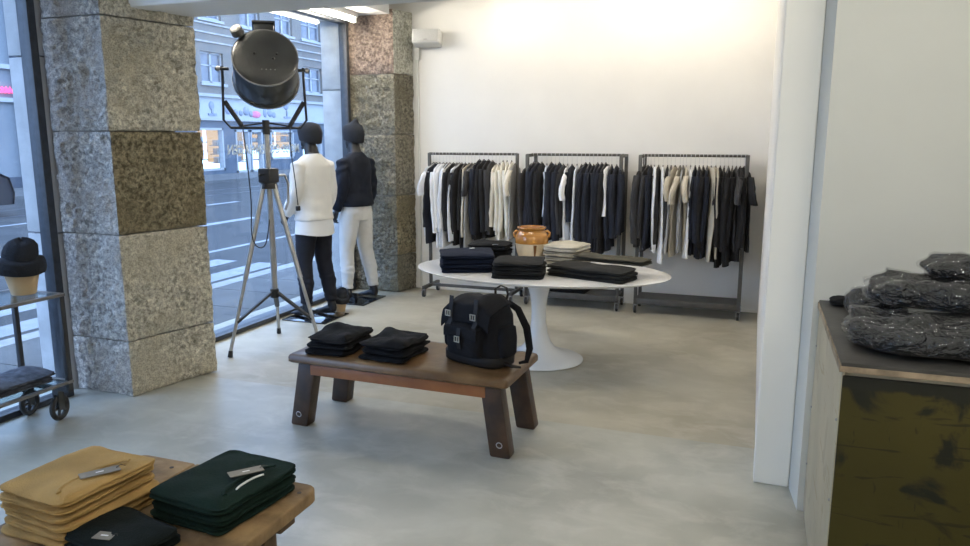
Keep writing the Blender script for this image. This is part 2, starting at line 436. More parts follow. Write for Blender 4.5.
mark('lane_line', -8.26, -8.14, 9.2, 30); mark('lane_line', -10.98, -10.72, 5.2, 14.3); mark('lane_line', -14.75, -14.6, 10.2, 12.6)
for y in (16.4, 22.0, 28.0): mark('lane_dash', -14.1, -13.9, y, y + 1.3)
mrail = M('rail_steel', (.10, .11, .13), .35, metal=.6)
for x in (-16.2, -17.65): MB().box(x - .035, x + .035, -20, 70, GZ, GZ + .006).build('tram_rail', mrail, road, smooth=0)

# buildings across the street: a wall with real openings, each window its own part
def wall_holes(name, X, y0, y1, z0, z1, holes, mat, parent, depth=.25):
    ys = sorted({y0, y1, *[h[0] for h in holes], *[h[1] for h in holes]}); zs = sorted({z0, z1, *[h[2] for h in holes], *[h[3] for h in holes]})
    mb = MB()
    for i in range(len(ys) - 1):
        for j in range(len(zs) - 1):
            cy, cz = (ys[i] + ys[i + 1]) / 2, (zs[j] + zs[j + 1]) / 2
            if any(h[0] < cy < h[1] and h[2] < cz < h[3] for h in holes): continue
            mb.add([(X, ys[i], zs[j]), (X, ys[i + 1], zs[j]), (X, ys[i + 1], zs[j + 1]), (X, ys[i], zs[j + 1])], [(0, 1, 2, 3)])
    for a, b, c, d in holes:
        mb.add([(X, a, c), (X, b, c), (X, b, d), (X, a, d), (X - depth, a, c), (X - depth, b, c), (X - depth, b, d), (X - depth, a, d)],
               [(0, 4, 5, 1), (1, 5, 6, 2), (2, 6, 7, 3), (3, 7, 4, 0)])
    return mb.build(name, mat, parent, smooth=0)
mfac = M('facade_render', (.175, .162, .145), .9, var=.06, scale=1.2, bump=.1)
mfac2 = M('facade_pale_blue', (.185, .205, .225), .85, var=.04, scale=1)
mshop = M('shopfront_blue_grey', (.075, .095, .125), .6, var=.08, scale=2)
mband = M('sign_board_white', (.36, .375, .385), .5, var=.03, scale=1)
mframe = M('window_frame_white', (.33, .34, .35), .5, var=.03)
mwin = M('dark_pane', (.10, .12, .15), .08, var=.2, scale=2, spec=.8)
mcurt = M('pale_curtain', (.36, .38, .40), .9, var=.1, scale=3)
mlit = emit('lit_shop_interior', (1.0, .64, .38), .70)
mlitdim = emit('lit_shop_interior_dim', (1.0, .72, .50), .40)
mshelf = M('shop_shelf', (.32, .24, .18), .7)
FX = -24.0
def fy(px, py=100): return OX(px, py, FX).y
bld = thing('corner_building', (FX, 36, 0), label='grey rendered building across the street with a white shop sign board', cat='building')
wins = []
for z0, z1 in ((4.15, 5.55), (7.0, 8.4)):
    for y in (18.9 + 3.35, 25.4, 28.35, 31.3, 34.1, 36.5, 40.2, 43.6, 47):
        wins.append((y, y + (1.55 if y != 36.5 else 1.9), z0, z1))
wall_holes('upper_wall', FX, 19.5, 60, 3.55, 12, wins, mfac, bld)
for a, b, c, d in wins:
    w = thing('window'); w.parent = bld; w.location = (0, 0, 0)
    f = .09
    mb = MB()
    for bx in ((a, a + f, c, d), (b - f, b, c, d), (a, b, c, c + f), (a, b, d - f, d), ((a + b) / 2 - .06, (a + b) / 2 + .06, c, d), (a, b, c + (d - c) * .55, c + (d - c) * .55 + .06)):
        mb.box(FX - .22, FX - .12, *bx)
    mb.build('sash_frame', mframe, w, smooth=0)
    MB().box(FX - .2, FX - .18, a, b, c, d).build('pane', mwin, w, smooth=0)
    MB().box(FX, FX + .10, a - .12, b + .12, c - .12, c).build('window_sill', mframe, w, smooth=0)
for z in (5.95, 6.35, 6.75, 9.2): MB().box(FX, FX + .06, 19.5, 60, z, z + .07).build('string_course', M('course_stone', (.36, .35, .34), .9), bld, smooth=0)
# ground floor
shops = [(fy(196, 150), fy(224, 150), .15, 2.12), (fy(236, 150), fy(250, 150), -.02, 2.05), (fy(251, 150), fy(263, 150), -.02, 2.05), (fy(271, 150), fy(294, 150), .55, 2.05),
         (fy(302, 150), fy(322, 150), .55, 2.1), (fy(334, 150), fy(352, 150), .3, 2.1)]
wall_holes('shopfront', FX, 19.5, 60, GZ, 2.5, shops, mshop, bld, .3)
for i, (a, b, c, d) in enumerate(shops):
    w = thing('shop_window'); w.parent = bld
    f = .10; mb = MB()
    for bx in ((a, a + f, c, d), (b - f, b, c, d), (a, b, c, c + f), (a, b, d - f, d)): mb.box(FX - .2, FX + .03, *bx)
    mb.build('shop_frame', mframe, w, smooth=0)
    MB().box(FX - .1, FX - .09, a, b, c, d).build('pane', glass('shop_glass', ior=1.3), w, smooth=0)
    MB().box(FX - 1.5, FX - 1.45, a - .3, b + .3, c + .5, d + .1).build('lit_room', mlit if i not in (2, 5) else mlitdim, w, smooth=0)
    MB().box(FX - 1.5, FX - .3, a - .3, b + .3, c - .05, c).build('shop_floor', mshelf, w, smooth=0)
    rs = random.Random(i)
    for k in range(3):
        zz = c + .45 + k * .42
        MB().box(FX - 1.4, FX - 1.1, a - .2, b + .2, zz, zz + .04).build('shelf', mshelf, w, smooth=0)
        yy = a
        while yy < b - .2:
            wdt = rs.uniform(.12, .3); hh = rs.uniform(.12, .3)
            MB().box(FX - 1.38, FX - 1.12, yy, yy + wdt, zz + .04, zz + .04 + hh).build('goods_box', M('goods_%d' % rs.randint(0, 3), [(.5, .42, .35), (.3, .22, .2), (.55, .5, .48), (.35, .38, .45)][rs.randint(0, 3)], .7), w, smooth=0)
            yy += wdt + rs.uniform(.08, .3)
MB().box(FX, FX + .12, 19.5, 60, 2.46, 2.56).build('sign_ledge', mframe, bld, smooth=0)
sb = MB().box(FX, FX + .09, 19.5, 40.0, 2.56, 3.52).build('sign_board', mband, bld, smooth=0)
MB().box(FX, FX + .25, 19.5, 60, 3.52, 3.66).build('sign_cornice', mframe, bld, smooth=0)
mlet = M('sign_letter_grey', (.22, .25, .32), .6); mpink = M('sign_pink', (.62, .16, .30), .6)
def blob(px, py, wpx, hpx, mat, nm):
    c = OX(px, py, FX + .1); a, b = OX(px - wpx / 2, py, FX + .1), OX(px + wpx / 2, py, FX + .1)
    rz = abs(OX(px, py - hpx / 2, FX + .1).z - OX(px, py + hpx / 2, FX + .1).z) / 2
    mb = MB().ball((FX + .1, c.y, c.z), (.05, (b.y - a.y) / 2, rz), 14)
    mb.build(nm, mat, bld)
for px, py, w, h_ in ((228, 110, 6, 9), (236, 112, 4, 6), (241, 113, 4, 6), (246, 111, 6, 9), (251, 114, 4, 6), (265, 113, 4, 9), (270, 113, 5, 8), (274, 115, 4, 6)): blob(px, py, w, h_, mlet, 'sign_letter')
blob(256, 114.5, 10, 7, mpink, 'sign_splash')
for px in (211.5, 286, 336):
    blob(px, 105.5, 5.5, 9, mlet, 'emblem_crown'); c = OX(px + 1, 112, FX + .12)
    MB().box(FX + .09, FX + .14, c.y - .05, c.y + .05, 2.75, 3.1).build('emblem_stem', mlet, bld, smooth=0)
    MB().box(FX + .09, FX + .14, c.y - .28, c.y + .28, 2.68, 2.78).build('emblem_base', mlet, bld, smooth=0)
# pale blue neighbour
b2 = thing('pale_blue_building', (FX, 12, 0), label='pale blue rendered building across the street with a pink neon sign', cat='building')
w2s = [(14.9, 17.95, .75, 2.2), (9.5, 13.5, .75, 2.2), (15.6, 17.3, 5.2, 7.4), (11, 12.7, 5.2, 7.4)]
wall_holes('wall', FX, -6, 19.0, GZ, 12, w2s, mfac2, b2)
for a, b, c, d in w2s:
    MB().box(FX - .22, FX - .18, a, b, c, d).build('pane', mwin, b2, smooth=0)
    mb = MB()
    for bx in ((a, a + .1, c, d), (b - .1, b, c, d), (a, b, c, c + .1), (a, b, d - .1, d)): mb.box(FX - .2, FX + .02, *bx)
    mb.build('window_frame', mshelf if c < 1 else mframe, b2, smooth=0)
MB().box(FX, FX + .1, -6, 19.0, GZ, .35).build('plinth', M('plinth_dark', (.05, .06, .08), .8), b2, smooth=0)
MB().box(FX, FX + .2, 18.98, 19.45, GZ, 12).build('dark_pilaster', M('pilaster_dark', (.05, .065, .10), .6), b2, smooth=0)
MB().box(FX, FX + .16, -6, 18.98, 2.86, 3.0).build('sign_ledge', mframe, b2, smooth=0)
MB().box(FX, FX + .14, -6, 18.98, 3.95, 4.1).build('cornice', mframe, b2, smooth=0)
nc = OX(4, 90, FX + .15)
mb = MB()
for k in range(9):
    y = nc.y - .8 + k * .14
    mb.tube([(FX + .14, y, nc.z - .1), (FX + .14, y + .05, nc.z + .1), (FX + .14, y + .1, nc.z - .08)], .03, 6)
mb.tube([(FX + .12, nc.y - .9, nc.z + .16), (FX + .12, nc.y + .45, nc.z)], .03, 6).tube([(FX + .12, nc.y - .9, nc.z - .16), (FX + .12, nc.y + .45, nc.z)], .03, 6)
mb.build('neon_tube', emit('pink_neon', (1.0, .10, .32), 2.2), b2)

# parked dark car, only its tail shows past the pillar
cp = G(17, 216, GZ)
car = thing('parked_car', (cp.x - .9, cp.y - 2.05, GZ), label='dark car parked on the street beyond the trolley', cat='car')
mcar = M('car_paint', (.006, .008, .014), .5, var=.05, spec=.25)
prof = [(2.05, .28), (2.1, .55), (2.0, .92), (1.75, 1.05), (1.05, 1.43), (-.35, 1.45), (-1.0, 1.0), (-1.95, .85), (-2.1, .6), (-2.08, .28)]
rings = []
for xs, k in ((-.86, .90), (-.90, .97), (-.80, 1.0), (0, 1.02), (.80, 1.0), (.90, .97), (.86, .90)):
    rings.append([(xs * (1 - .16 * max(0, (z - .9) / .5)), y * (1 if abs(xs) < .85 else .985), .28 + (z - .28) * k) for y, z in prof])
MB().loft(rings).build('body', mcar, car, local=True, smooth=35)
for s in (-1, 1):
    for y in (1.3, -1.3):
        w = MB().cyl((s * .72, y, .32), (s * .91, y, .32), .32, n=24).build('wheel', M('tyre_rubber', (.02, .02, .022), .8), car, local=True)
        MB().cyl((s * .90, y, .32), (s * .93, y, .32), .2, n=20).build('rim', M('rim_silver', (.4, .4, .42), .35, metal=.7), w, local=True)
    MB().box(s * .55 - .2, s * .55 + .2, 2.0, 2.07, .72, .9).build('tail_light', M('tail_light_red', (.45, .12, .10), .3), car, local=True, bevel=.02)
    MB().box(s * .845 - .01, s * .845 + .01, -.6, 1.2, 1.02, 1.32).build('side_window', mwin, car, local=True)
MB().box(-.6, .6, 1.35, 1.42, 1.08, 1.32, T=Matrix.Translation((0, .1, 0))).build('rear_window', mwin, car, local=True)
# ------------------------------------------------------------------ clothes racks
mrack = M('rack_gunmetal', (.085, .083, .078), .5, metal=.3, var=.15, scale=12)
mtray = M('rack_tray', (.075, .072, .066), .6, var=.15, scale=5)
mcast = M('caster_rubber', (.03, .03, .03), .6)
mcastm = M('caster_steel', (.35, .35, .36), .35, metal=.8)
RY, RZ = 7.37, 1.535
def caster(parent, x, y, r=.036):
    c = MB().cyl((x - .012, y, r), (x + .012, y, r), r, n=18).build('caster', mcast, parent, bevel=.004)
    MB().cyl((x - .014, y, r), (x + .014, y, r), r * .5, n=12).build('caster_hub', mcastm, c)
    MB().box(x - .02, x - .015, y - .018, y + .018, r * .8, r * 2.3).box(x + .015, x + .02, y - .018, y + .018, r * .8, r * 2.3).box(x - .02, x + .02, y - .018, y + .018, r * 2.2, r * 2.35).build('caster_fork', mcastm, c)
def rack_open(x0, x1, label):
    t = thing('clothes_rack', ((x0 + x1) / 2, RY, 0), label=label, cat='clothes rack')
    s = .015
    for x in (x0, x1):
        MB().box(x - s, x + s, RY - s, RY + s, .10, RZ).build('upright', mrack, t, bevel=.003)
        MB().box(x - .018, x + .018, RY - .2, RY + .2, .085, .12).build('foot_bar', mrack, t, bevel=.003)
        for y in (RY - .19, RY + .19): caster(t, x, y)
    MB().box(x0 + s, x1 - s, RY - s, RY + s, .09, .12).build('base_bar', mrack, t, bevel=.003)
    MB().cyl((x0, RY, RZ - .008), (x1, RY, RZ - .008), .013, n=12).build('hanging_rail', mrack, t)
    return t
def rack_tray(x0, x1, label):
    t = thing('clothes_rack', ((x0 + x1) / 2, RY, 0), label=label, cat='clothes rack')
    s = .016; y0, y1 = RY - .15, RY + .15
    for x in (x0, x1):
        for y in (y0, y1): MB().box(x - s, x + s, y - s, y + s, .09, RZ - .005).build('upright', mrack, t, bevel=.003)
        MB().box(x - s, x + s, y0, y1, RZ - .03, RZ).build('top_bar', mrack, t, bevel=.003)
        for y in (y0, y1): caster(t, x, y)
    MB().cyl((x0, RY, RZ - .008), (x1, RY, RZ - .008), .013, n=12).build('hanging_rail', mrack, t)
    for y in (y0, y1): MB().box(x0, x1, y - .012, y + .012, .09, .15).build('tray_edge', mrack, t, bevel=.003)
    MB().box(x0, x1, y0, y1, .135, .147).build('tray', mtray, t)
    return t
XL = (OY(430, 200, RY).x, OY(517, 200, RY).x)
XM = (OY(527, 200, RY - .15).x, OY(620, 200, RY - .15).x)
XR = (OY(639, 200, RY - .15).x, OY(745, 200, RY - .15).x)
rack_open(*XL, 'dark steel clothes rack without a tray, beside the granite corner pillar')
rack_tray(*XM, 'dark steel clothes rack with base tray, standing behind the clay jar')
rack_tray(*XR, 'dark steel clothes rack with empty base tray, beside the white pier')

# ------------------------------------------------------------------ garments on hangers
CL = {
 'white': M('cotton_white', (.82, .83, .85), .9, var=.03, bump=.15, bscale=90, sheen=.1),
 'ltblue': M('cotton_pale_blue', (.70, .74, .81), .9, var=.04, bump=.15, bscale=90),
 'cream': M('cotton_cream', (.74, .70, .61), .9, var=.04, bump=.15, bscale=90),
 'beige': M('linen_beige', (.50, .46, .38), .9, var=.06, bump=.2, bscale=90),
 'grey': M('jersey_grey', (.30, .30, .30), .9, var=.06, bump=.2, bscale=90),
 'charcoal': M('wool_charcoal', (.036, .036, .040), .95, var=.12, bump=.2, bscale=90),
 'navy': M('cotton_navy', (.010, .013, .024), .95, var=.12, bump=.2, bscale=90),
 'black': M('cotton_black', (.008, .008, .010), .95, var=.12, bump=.2, bscale=90),
}
mhook = M('hanger_wire', (.62, .62, .62), .3, metal=.6, var=.05)
mhbar = M('hanger_bar', (.10, .09, .08), .5)
def garment(kind, col, x, length, drop=.105, wid=.46, thick=.04, rz=0.0, seed=0, label='', group='', dy=0.0, z_rail=RZ - .006):
    rs = random.Random(seed); ph = rs.uniform(0, 6)
    mb = MB(); n = 36
    hw = wid / 2
    if kind == 'trousers':
        prof = [(0, .80, .5), (.02, .86, .7), (.1, .95, 1), (.45, 1.0, 1), (.75, .96, 1.05), (1, .92, 1.1)]
    elif kind == 'top':      # sleeveless
        prof = [(0, .22, .3), (.03, .5, .5), (.06, .86, .7), (.15, .95, .9), (.3, 1.04, 1), (.7, 1.1, 1.1), (1, 1.12, 1.2)]
    else:
        prof = [(0, .24, .3), (.025, .45, .5), (.055, .78, .7), (.08, .88, .8), (.16, .90, .95), (.4, .92, 1.05), (.75, .95, 1.1), (1, .98, 1.2)]
    def at(v):
        for k in range(len(prof) - 1):
            if v <= prof[k + 1][0]:
                u = (v - prof[k][0]) / (prof[k + 1][0] - prof[k][0]); return [prof[k][i] + (prof[k + 1][i] - prof[k][i]) * u for i in (1, 2)]
        return prof[-1][1:]
    rings = []; R = 24
    vsl = sorted({p[0] for p in prof} | {k / R for k in range(R + 1)})
    k1, k2 = rs.uniform(14, 22), rs.uniform(30, 44)
    lean = rs.uniform(-.02, .02)
    for v in vsl:
        w, t = at(v); w *= hw; t *= thick / 2
        ring = []
        for i in range(n):
            a = 2 * PI * i / n; c, s_ = math.cos(a), math.sin(a)
            y = w * math.copysign(abs(c) ** .8, c); xx = t * math.copysign(abs(s_) ** .7, s_)
            fold = (.010 * math.sin(k1 * y + ph + 2 * v) + .006 * math.sin(k2 * y - ph * 2 + 5 * v)) * min(1, v * 2.2)
            hem = 0.012 * math.sin(9 * y + ph) * (v > .97)
            yy = y * (1 + .03 * math.sin(7 * v + ph))
            ring.append((xx + fold + lean * v + .004 * fbm((y * 9, v * 6, seed * 1.7), 2), yy + .01 * math.sin(5 * v + ph), -drop - v * (length - drop) + hem - (0 if kind != 'trousers' else 0)))
        rings.append(ring)
    mb.loft(rings)
    if kind in ('long', 'coat', 'tee'):
        for s in (-1, 1):
            sl = {'tee': .24, 'long': min(.62, length * .8), 'coat': min(.66, length * .8)}[kind] * rs.uniform(.92, 1.05)
            out = {'tee': .13, 'long': .03, 'coat': .025}[kind] * rs.uniform(.7, 1.2)
            y0 = s * hw * .74; z0 = -drop - .055 * (length - drop) - .035
            pts = []; rr = []; K = 9
            r0 = .072 if kind != 'coat' else .080
            for k in range(K):
                u = k / (K - 1)
                pts.append((lean * u * .4 + .012 * math.sin(4 * u + ph), y0 + s * (.02 + out * math.sin(min(1, u * 1.3) * PI / 2)), z0 - sl * u))
                r = r0 * (1 - (.42 if kind != 'tee' else .05) * u) * (.7 if k == 0 else 1)
                rr.append((r, min(r, thick * .62)))
            # ring frame: first radius along Y (side), second along X
            rings = []
            for k, (p, (ra, rb)) in enumerate(zip(pts, rr)):
                rings.append([(p[0] + rb * math.sin(2 * PI * i / 14) + .004 * math.sin(3 * i + 5 * k + ph), p[1] + ra * math.cos(2 * PI * i / 14) + .004 * math.sin(9 * k + ph), p[2]) for i in range(14)])
            mb.loft(rings[::-1])
    nm = {'tee': 't_shirt', 'long': 'long_sleeved_shirt', 'coat': 'jacket', 'top': 'sleeveless_top', 'trousers': 'trousers'}[kind]
    o = mb.build(nm, CL[col], None, smooth=60)
    o.location = (x, RY + dy, z_rail); o.rotation_euler = (0, 0, rz)
    tag(o, label, {'tee': 't-shirt', 'long': 'shirt', 'coat': 'jacket', 'top': 'top', 'trousers': 'trousers'}[kind], group)
    hk = MB().torus((0, 0, .0), .016, .0022, (1, 0, 0), 12, 6, a0=-PI * .75, a1=PI * .5)
    hk.tube([(0, 0, -.016), (0, 0, -drop + .01)], .0022, 6)
    hg = MB().tube([(0, -hw * .7, -drop - .05), (0, -hw * .3, -drop - .012), (0, 0, -drop + .012), (0, hw * .3, -drop - .012), (0, hw * .7, -drop - .05)], .006, 8).build('hanger', mhbar, o, local=True)
    hk.build('hook', mhook, hg, local=True)
    return o
RK = {'L': 'on the rack beside the granite pillar', 'M': 'on the rack behind the clay jar', 'R': 'on the rack beside the white pier'}
NM = {'tee': 't-shirt', 'long': 'long-sleeved shirt', 'coat': 'jacket', 'top': 'sleeveless top', 'trousers': 'trousers'}
CN = {'white': 'white', 'ltblue': 'pale blue', 'cream': 'cream', 'beige': 'beige', 'grey': 'grey', 'charcoal': 'charcoal', 'navy': 'navy', 'black': 'black'}
# rack, kind, colour, x pixel, y pixel of the hem [, turn in degrees, drop]
GS = [
 ('L', 'tee', 'ltblue', 434, 234, -3), ('L', 'long', 'navy', 436.5, 242, -4), ('L', 'long', 'white', 440, 244, 5), ('L', 'long', 'white', 443.5, 247, 3),
 ('L', 'long', 'ltblue', 447, 246, 6), ('L', 'long', 'white', 450, 245, 0), ('L', 'coat', 'black', 453.5, 241, 2), ('L', 'long', 'charcoal', 457, 243, 5), ('L', 'top', 'ltblue', 459.5, 240, 0),
 ('L', 'coat', 'black', 462, 245, 2), ('L', 'long', 'black', 465.5, 247, 6), ('L', 'top', 'beige', 469, 234, 4), ('L', 'tee', 'charcoal', 472, 214, 6), ('L', 'top', 'grey', 475, 248, 0),
 ('L', 'coat', 'navy', 479.5, 239, 4, .07), ('L', 'coat', 'black', 484, 238, 2, .07), ('L', 'coat', 'black', 488.5, 238, 5, .07), ('L', 'coat', 'charcoal', 492.5, 233, 5, .08),
 ('L', 'long', 'cream', 496, 225, 8), ('L', 'long', 'cream', 499.5, 233, 8), ('L', 'long', 'cream', 503, 238, 12, .08), ('L', 'long', 'cream', 507, 240, 14, .08), ('L', 'tee', 'cream', 511.5, 236, 10, .08), ('L', 'top', 'grey', 515, 238, 4),
 ('M', 'long', 'charcoal', 531, 236, -9), ('M', 'coat', 'navy', 533.5, 240, 2, .09), ('M', 'coat', 'navy', 537.5, 240, 0, .09), ('M', 'coat', 'black', 541.5, 240, 4, .09), ('M', 'long', 'ltblue', 546.5, 213, 12),
 ('M', 'coat', 'navy', 551, 238, 4, .09), ('M', 'long', 'navy', 555, 240, 0), ('M', 'coat', 'navy', 559, 238, 4, .09), ('M', 'long', 'charcoal', 563, 238, 0), ('M', 'tee', 'white', 567, 240, 6),
 ('M', 'long', 'navy', 571.5, 214, 4), ('M', 'top', 'ltblue', 576.5, 241, 8), ('M', 'long', 'charcoal', 581, 246, 2), ('M', 'coat', 'navy', 585, 252, 0, .09), ('M', 'coat', 'navy', 589, 254, 4, .09),
 ('M', 'long', 'navy', 593, 252, 0), ('M', 'coat', 'navy', 597, 248, 2, .09), ('M', 'coat', 'navy', 601, 254, 0, .09), ('M', 'coat', 'black', 605, 253, 0, .09), ('M', 'top', 'white', 608, 215, 0), ('M', 'long', 'navy', 611, 250, 4), ('M', 'coat', 'navy', 616, 231, 4), ('M', 'coat', 'navy', 620, 231, 9),
 ('R', 'coat', 'charcoal', 643.5, 247, -9), ('R', 'long', 'charcoal', 647, 250, -6), ('R', 'long', 'navy', 650, 247, 0), ('R', 'trousers', 'white', 653.5, 252, 9), ('R', 'long', 'charcoal', 657.5, 248, 2), ('R', 'trousers', 'white', 662, 260, 7),
 ('R', 'long', 'charcoal', 666.5, 249, 4), ('R', 'top', 'grey', 670, 250, 2), ('R', 'tee', 'beige', 674, 253, -7), ('R', 'tee', 'beige', 679, 255, -3), ('R', 'top', 'grey', 682, 250, 2), ('R', 'tee', 'beige', 685, 247, 6), ('R', 'top', 'white', 689.5, 256, 6),
 ('R', 'long', 'navy', 694, 255, 0), ('R', 'coat', 'navy', 698, 257, 2), ('R', 'coat', 'black', 702, 258, 0), ('R', 'long', 'navy', 706, 256, 2), ('R', 'trousers', 'beige', 710, 258, 10), ('R', 'trousers', 'beige', 714.5, 258, 8),
 ('R', 'coat', 'black', 719, 262, 0), ('R', 'long', 'black', 723, 266, 2), ('R', 'coat', 'black', 727, 265, 0), ('R', 'long', 'black', 731, 262, 2), ('R', 'tee', 'charcoal', 735, 250, 8), ('R', 'coat', 'black', 739, 260, 9), ('R', 'tee', 'black', 743, 252, 17),
]
for i, gsp in enumerate(GS):
    rk, kd, cl, px, hem, rot = gsp[:6]; drop = gsp[6] if len(gsp) > 6 else .108
    p = OY(px, 190, RY); zb = OY(px, hem, RY - .15).z
    art = 'pair of ' if kd == 'trousers' else ''
    lab = f"{art}{CN[cl]} {NM[kd]} hanging {RK[rk]}"
    garment(kd, cl, p.x, RZ - zb, drop, {'trousers': .60, 'top': .52, 'coat': .50}.get(kd, .46), {'coat': .056, 'trousers': .035}.get(kd, .042), math.radians(rot), i + 3, lab, f"{CN[cl]} {NM[kd]} garments {RK[rk]}")
# ------------------------------------------------------------------ folded garments
def rrect(hx, hy, r, n):
    """n points, evenly spaced, round a rectangle with rounded corners: (point, outward normal)"""
    segs = []; L = []
    cs = [(hx - r, hy - r, 0), (-hx + r, hy - r, PI / 2), (-hx + r, -hy + r, PI), (hx - r, -hy + r, 1.5 * PI)]
    path = []
    for cx, cy, a0 in cs:
        for k in range(7):
            a = a0 + PI / 2 * k / 6; path.append((cx + r * math.cos(a), cy + r * math.sin(a), math.cos(a), math.sin(a)))
    path.append(path[0]); d = [0]
    for i in range(len(path) - 1): d.append(d[-1] + math.hypot(path[i + 1][0] - path[i][0], path[i + 1][1] - path[i][1]))
    out = []; j = 0
    for k in range(n):
        t = d[-1] * k / n
        while d[j + 1] < t: j += 1
        u = (t - d[j]) / max(1e-9, d[j + 1] - d[j]); p, q = path[j], path[j + 1]
        out.append([p[i] + (q[i] - p[i]) * u for i in range(4)])
    return out
def folded(name, c, size, rz, t, mat, seed, label=None, cat='folded clothes', group=None, layers=2, sag=.012, wave=0.0, rnd=.3, tilt=0.0, rough_=1.0, top=False, A_=.011):
    """one folded garment: soft slab whose edges show the folded layers; c = centre of its underside"""
    rs = random.Random(seed); n = 84; hx, hy = size[0] / 2, size[1] / 2
    base = rrect(hx, hy, .035, n)
    def ringpts(inset, z, li, amp=0.0, scl=1.0):
        out = []
        for x0, y0, nx, ny in base:
            w = .009 * rough_ * fbm((x0 * 5 + seed * 3.1, y0 * 5, li * 2.7), 2) + .003 * fbm((x0 * 26, y0 * 26 + seed, li * 1.3), 2)
            x = (x0 + nx * (w - inset)) * scl; y = (y0 + ny * (w - inset)) * scl
            u = z / max(t, .001)
            dz = amp * fbm((x * 5 + seed * 2.3, y * 5 + 4, 1.5), 3) * u + wave * math.sin(x * 16 + seed) * u + tilt * x * u
            dz += .005 * rough_ * fbm((x0 * 6 + seed, y0 * 6, 3.3), 2) * (0 < u < 1) * min(1, 4 * min(u, 1 - u))
            ex, ey = abs(x / hx), abs(y / hy)
            dz -= sag * max(ex ** 5, ey ** 5) * u ** 3 * (.6 + .8 * rs_side(x, y))
            out.append((x, y, max(z + dz, .0004 * (1 + li))))
        return out
    ph = rs.uniform(0, 6)
    def rs_side(x, y): return .5 + .5 * math.sin(math.atan2(y, x) * 2 + ph)
    lt = t / layers; prof = [(.016, 0, 0)]
    for k in range(layers):
        prof += [(.006, (k + .12) * lt, k), (0, (k + .38) * lt, k), (0, (k + .65) * lt, k), (.006, (k + .9) * lt, k)]
        if k < layers - 1: prof.append((.013, (k + 1) * lt, k))
    A = A_ if top else .003
    rings = [ringpts(i, z, li) for i, z, li in prof] + [ringpts(.014, t * .97, layers - 1, A * .6)]
    for s in (.93, .84, .72, .58, .44, .3, .16, .05): rings.append(ringpts(.012, t, layers - 1, A, s))
    o = MB().loft(rings).build(name, mat, None, smooth=75)
    o.location = c; o.rotation_euler = (0, 0, rz)
    return tag(o, label, cat, group)
def stack(name, c, size, rz, ts, mats, seed, label_top, label_low, group, jit=.006, **k):
    z = c[2]; out = []; rs = random.Random(seed)
    for i, t in enumerate(ts):
        m = mats[i % len(mats)] if isinstance(mats, list) else mats
        o = folded(name, (c[0] + rs.uniform(-jit, jit), c[1] + rs.uniform(-jit, jit), z), (size[0] + rs.uniform(-.012, .006), size[1] + rs.uniform(-.012, .006)), rz + rs.uniform(-.05, .05), t, m, seed * 10 + i,
                   label_top if i == len(ts) - 1 else label_low, group=group, top=i == len(ts) - 1, **k)
        out.append(o); z += t + .0015
    return out, z
KN = dict(bump=.35, bscale=160, rough=.95, var=.15, spec=.25)
k_black = M('knit_black', (.0055, .006, .0075), **KN); k_navy = M('knit_navy', (.006, .010, .024), **KN); k_grey = M('knit_dark_grey', (.017, .017, .0165), **KN)
k_green = M('knit_dark_green', (.004, .016, .011), **KN); k_must = M('jersey_mustard', (.43, .275, .10), **KN); k_dkgreen = M('knit_blackish_green', (.004, .008, .007), **KN)
k_beige = M('wool_oatmeal', (.46, .43, .36), **KN); k_oat2 = M('wool_grey_beige', (.33, .30, .24), **KN); k_olive = M('denim_olive', (.060, .056, .042), **KN); k_olive2 = M('denim_dark_olive', (.020, .020, .019), **KN)
mtagc = M('swing_tag_card', (.24, .22, .18), .7, var=.05); mtagw = M('white_label', (.78, .78, .76), .7, var=.02); mstr = M('tag_string', (.03, .03, .03), .8)

# ------------------------------------------------------------------ oval pedestal table
TZ = .70; tc_ = (-1.53, 5.42)
tab = thing('pedestal_table', (tc_[0], tc_[1], 0), label='oval white marble-topped table on a trumpet-shaped pedestal', cat='table')
mmarb = M('white_marble', (.80, .79, .77), .18, col2=(.62, .61, .60), scale=3, detail=10, ramp=(.52, .78))
mped = M('pedestal_lacquer', (.80, .80, .78), .25, var=.01)
prof = [(.93, -.026), (.965, -.016), (.995, -.004), (1.0, -.002), (.996, 0)]
MB().lathe(prof, (tc_[0], tc_[1], TZ), 72, .985, .60).build('table_top', mmarb, tab, smooth=30)
pp = [(1.0, 0), (1.0, .006), (.93, .018), (.75, .034), (.55, .055), (.38, .09), (.27, .14), (.20, .21), (.165, .30), (.16, .38), (.18, .47), (.235, .56), (.33, .63), (.42, .668), (.46, .673)]
MB().lathe(pp, (tc_[0], tc_[1], 0), 48, .35, .33).build('pedestal', mped, tab, smooth=60)

tbl = 'on the oval white table'
navy, z = stack('folded_sweater', (-2.07, 5.28, TZ), (.40, .40), math.radians(24), [.034, .034, .034, .034], k_navy, 3, 'navy folded sweater topmost in its pile ' + tbl, 'navy folded sweater lower in the pile ' + tbl, 'navy sweaters ' + tbl)
l_ = MB().box(-.02, .02, -.012, .012, 0, .002).build('neck_label', mtagw, navy[-1], local=True); l_.location = (.05, .1, .037); l_.rotation_euler = (0, 0, .5)
grey, z = stack('folded_sweater', (-1.61, 5.16, TZ), (.37, .36), math.radians(10), [.030, .030, .030, .030], k_grey, 5, 'dark grey folded sweater topmost in its pile ' + tbl, 'dark grey folded sweater lower in the pile ' + tbl, 'dark grey sweaters ' + tbl)
blk, z = stack('folded_sweater', (-2.03, 5.72, TZ), (.34, .26), math.radians(8), [.05, .048, .052], k_black, 7, 'black folded sweater with a white neck label, beside the clay jar', 'black folded sweater under another beside the clay jar', 'black sweaters beside the clay jar')
l_ = MB().box(-.022, .022, -.014, .014, 0, .002).build('neck_label', mtagw, blk[-1], local=True); l_.location = (.07, -.115, .046); l_.rotation_euler = (-.35, 0, .4)
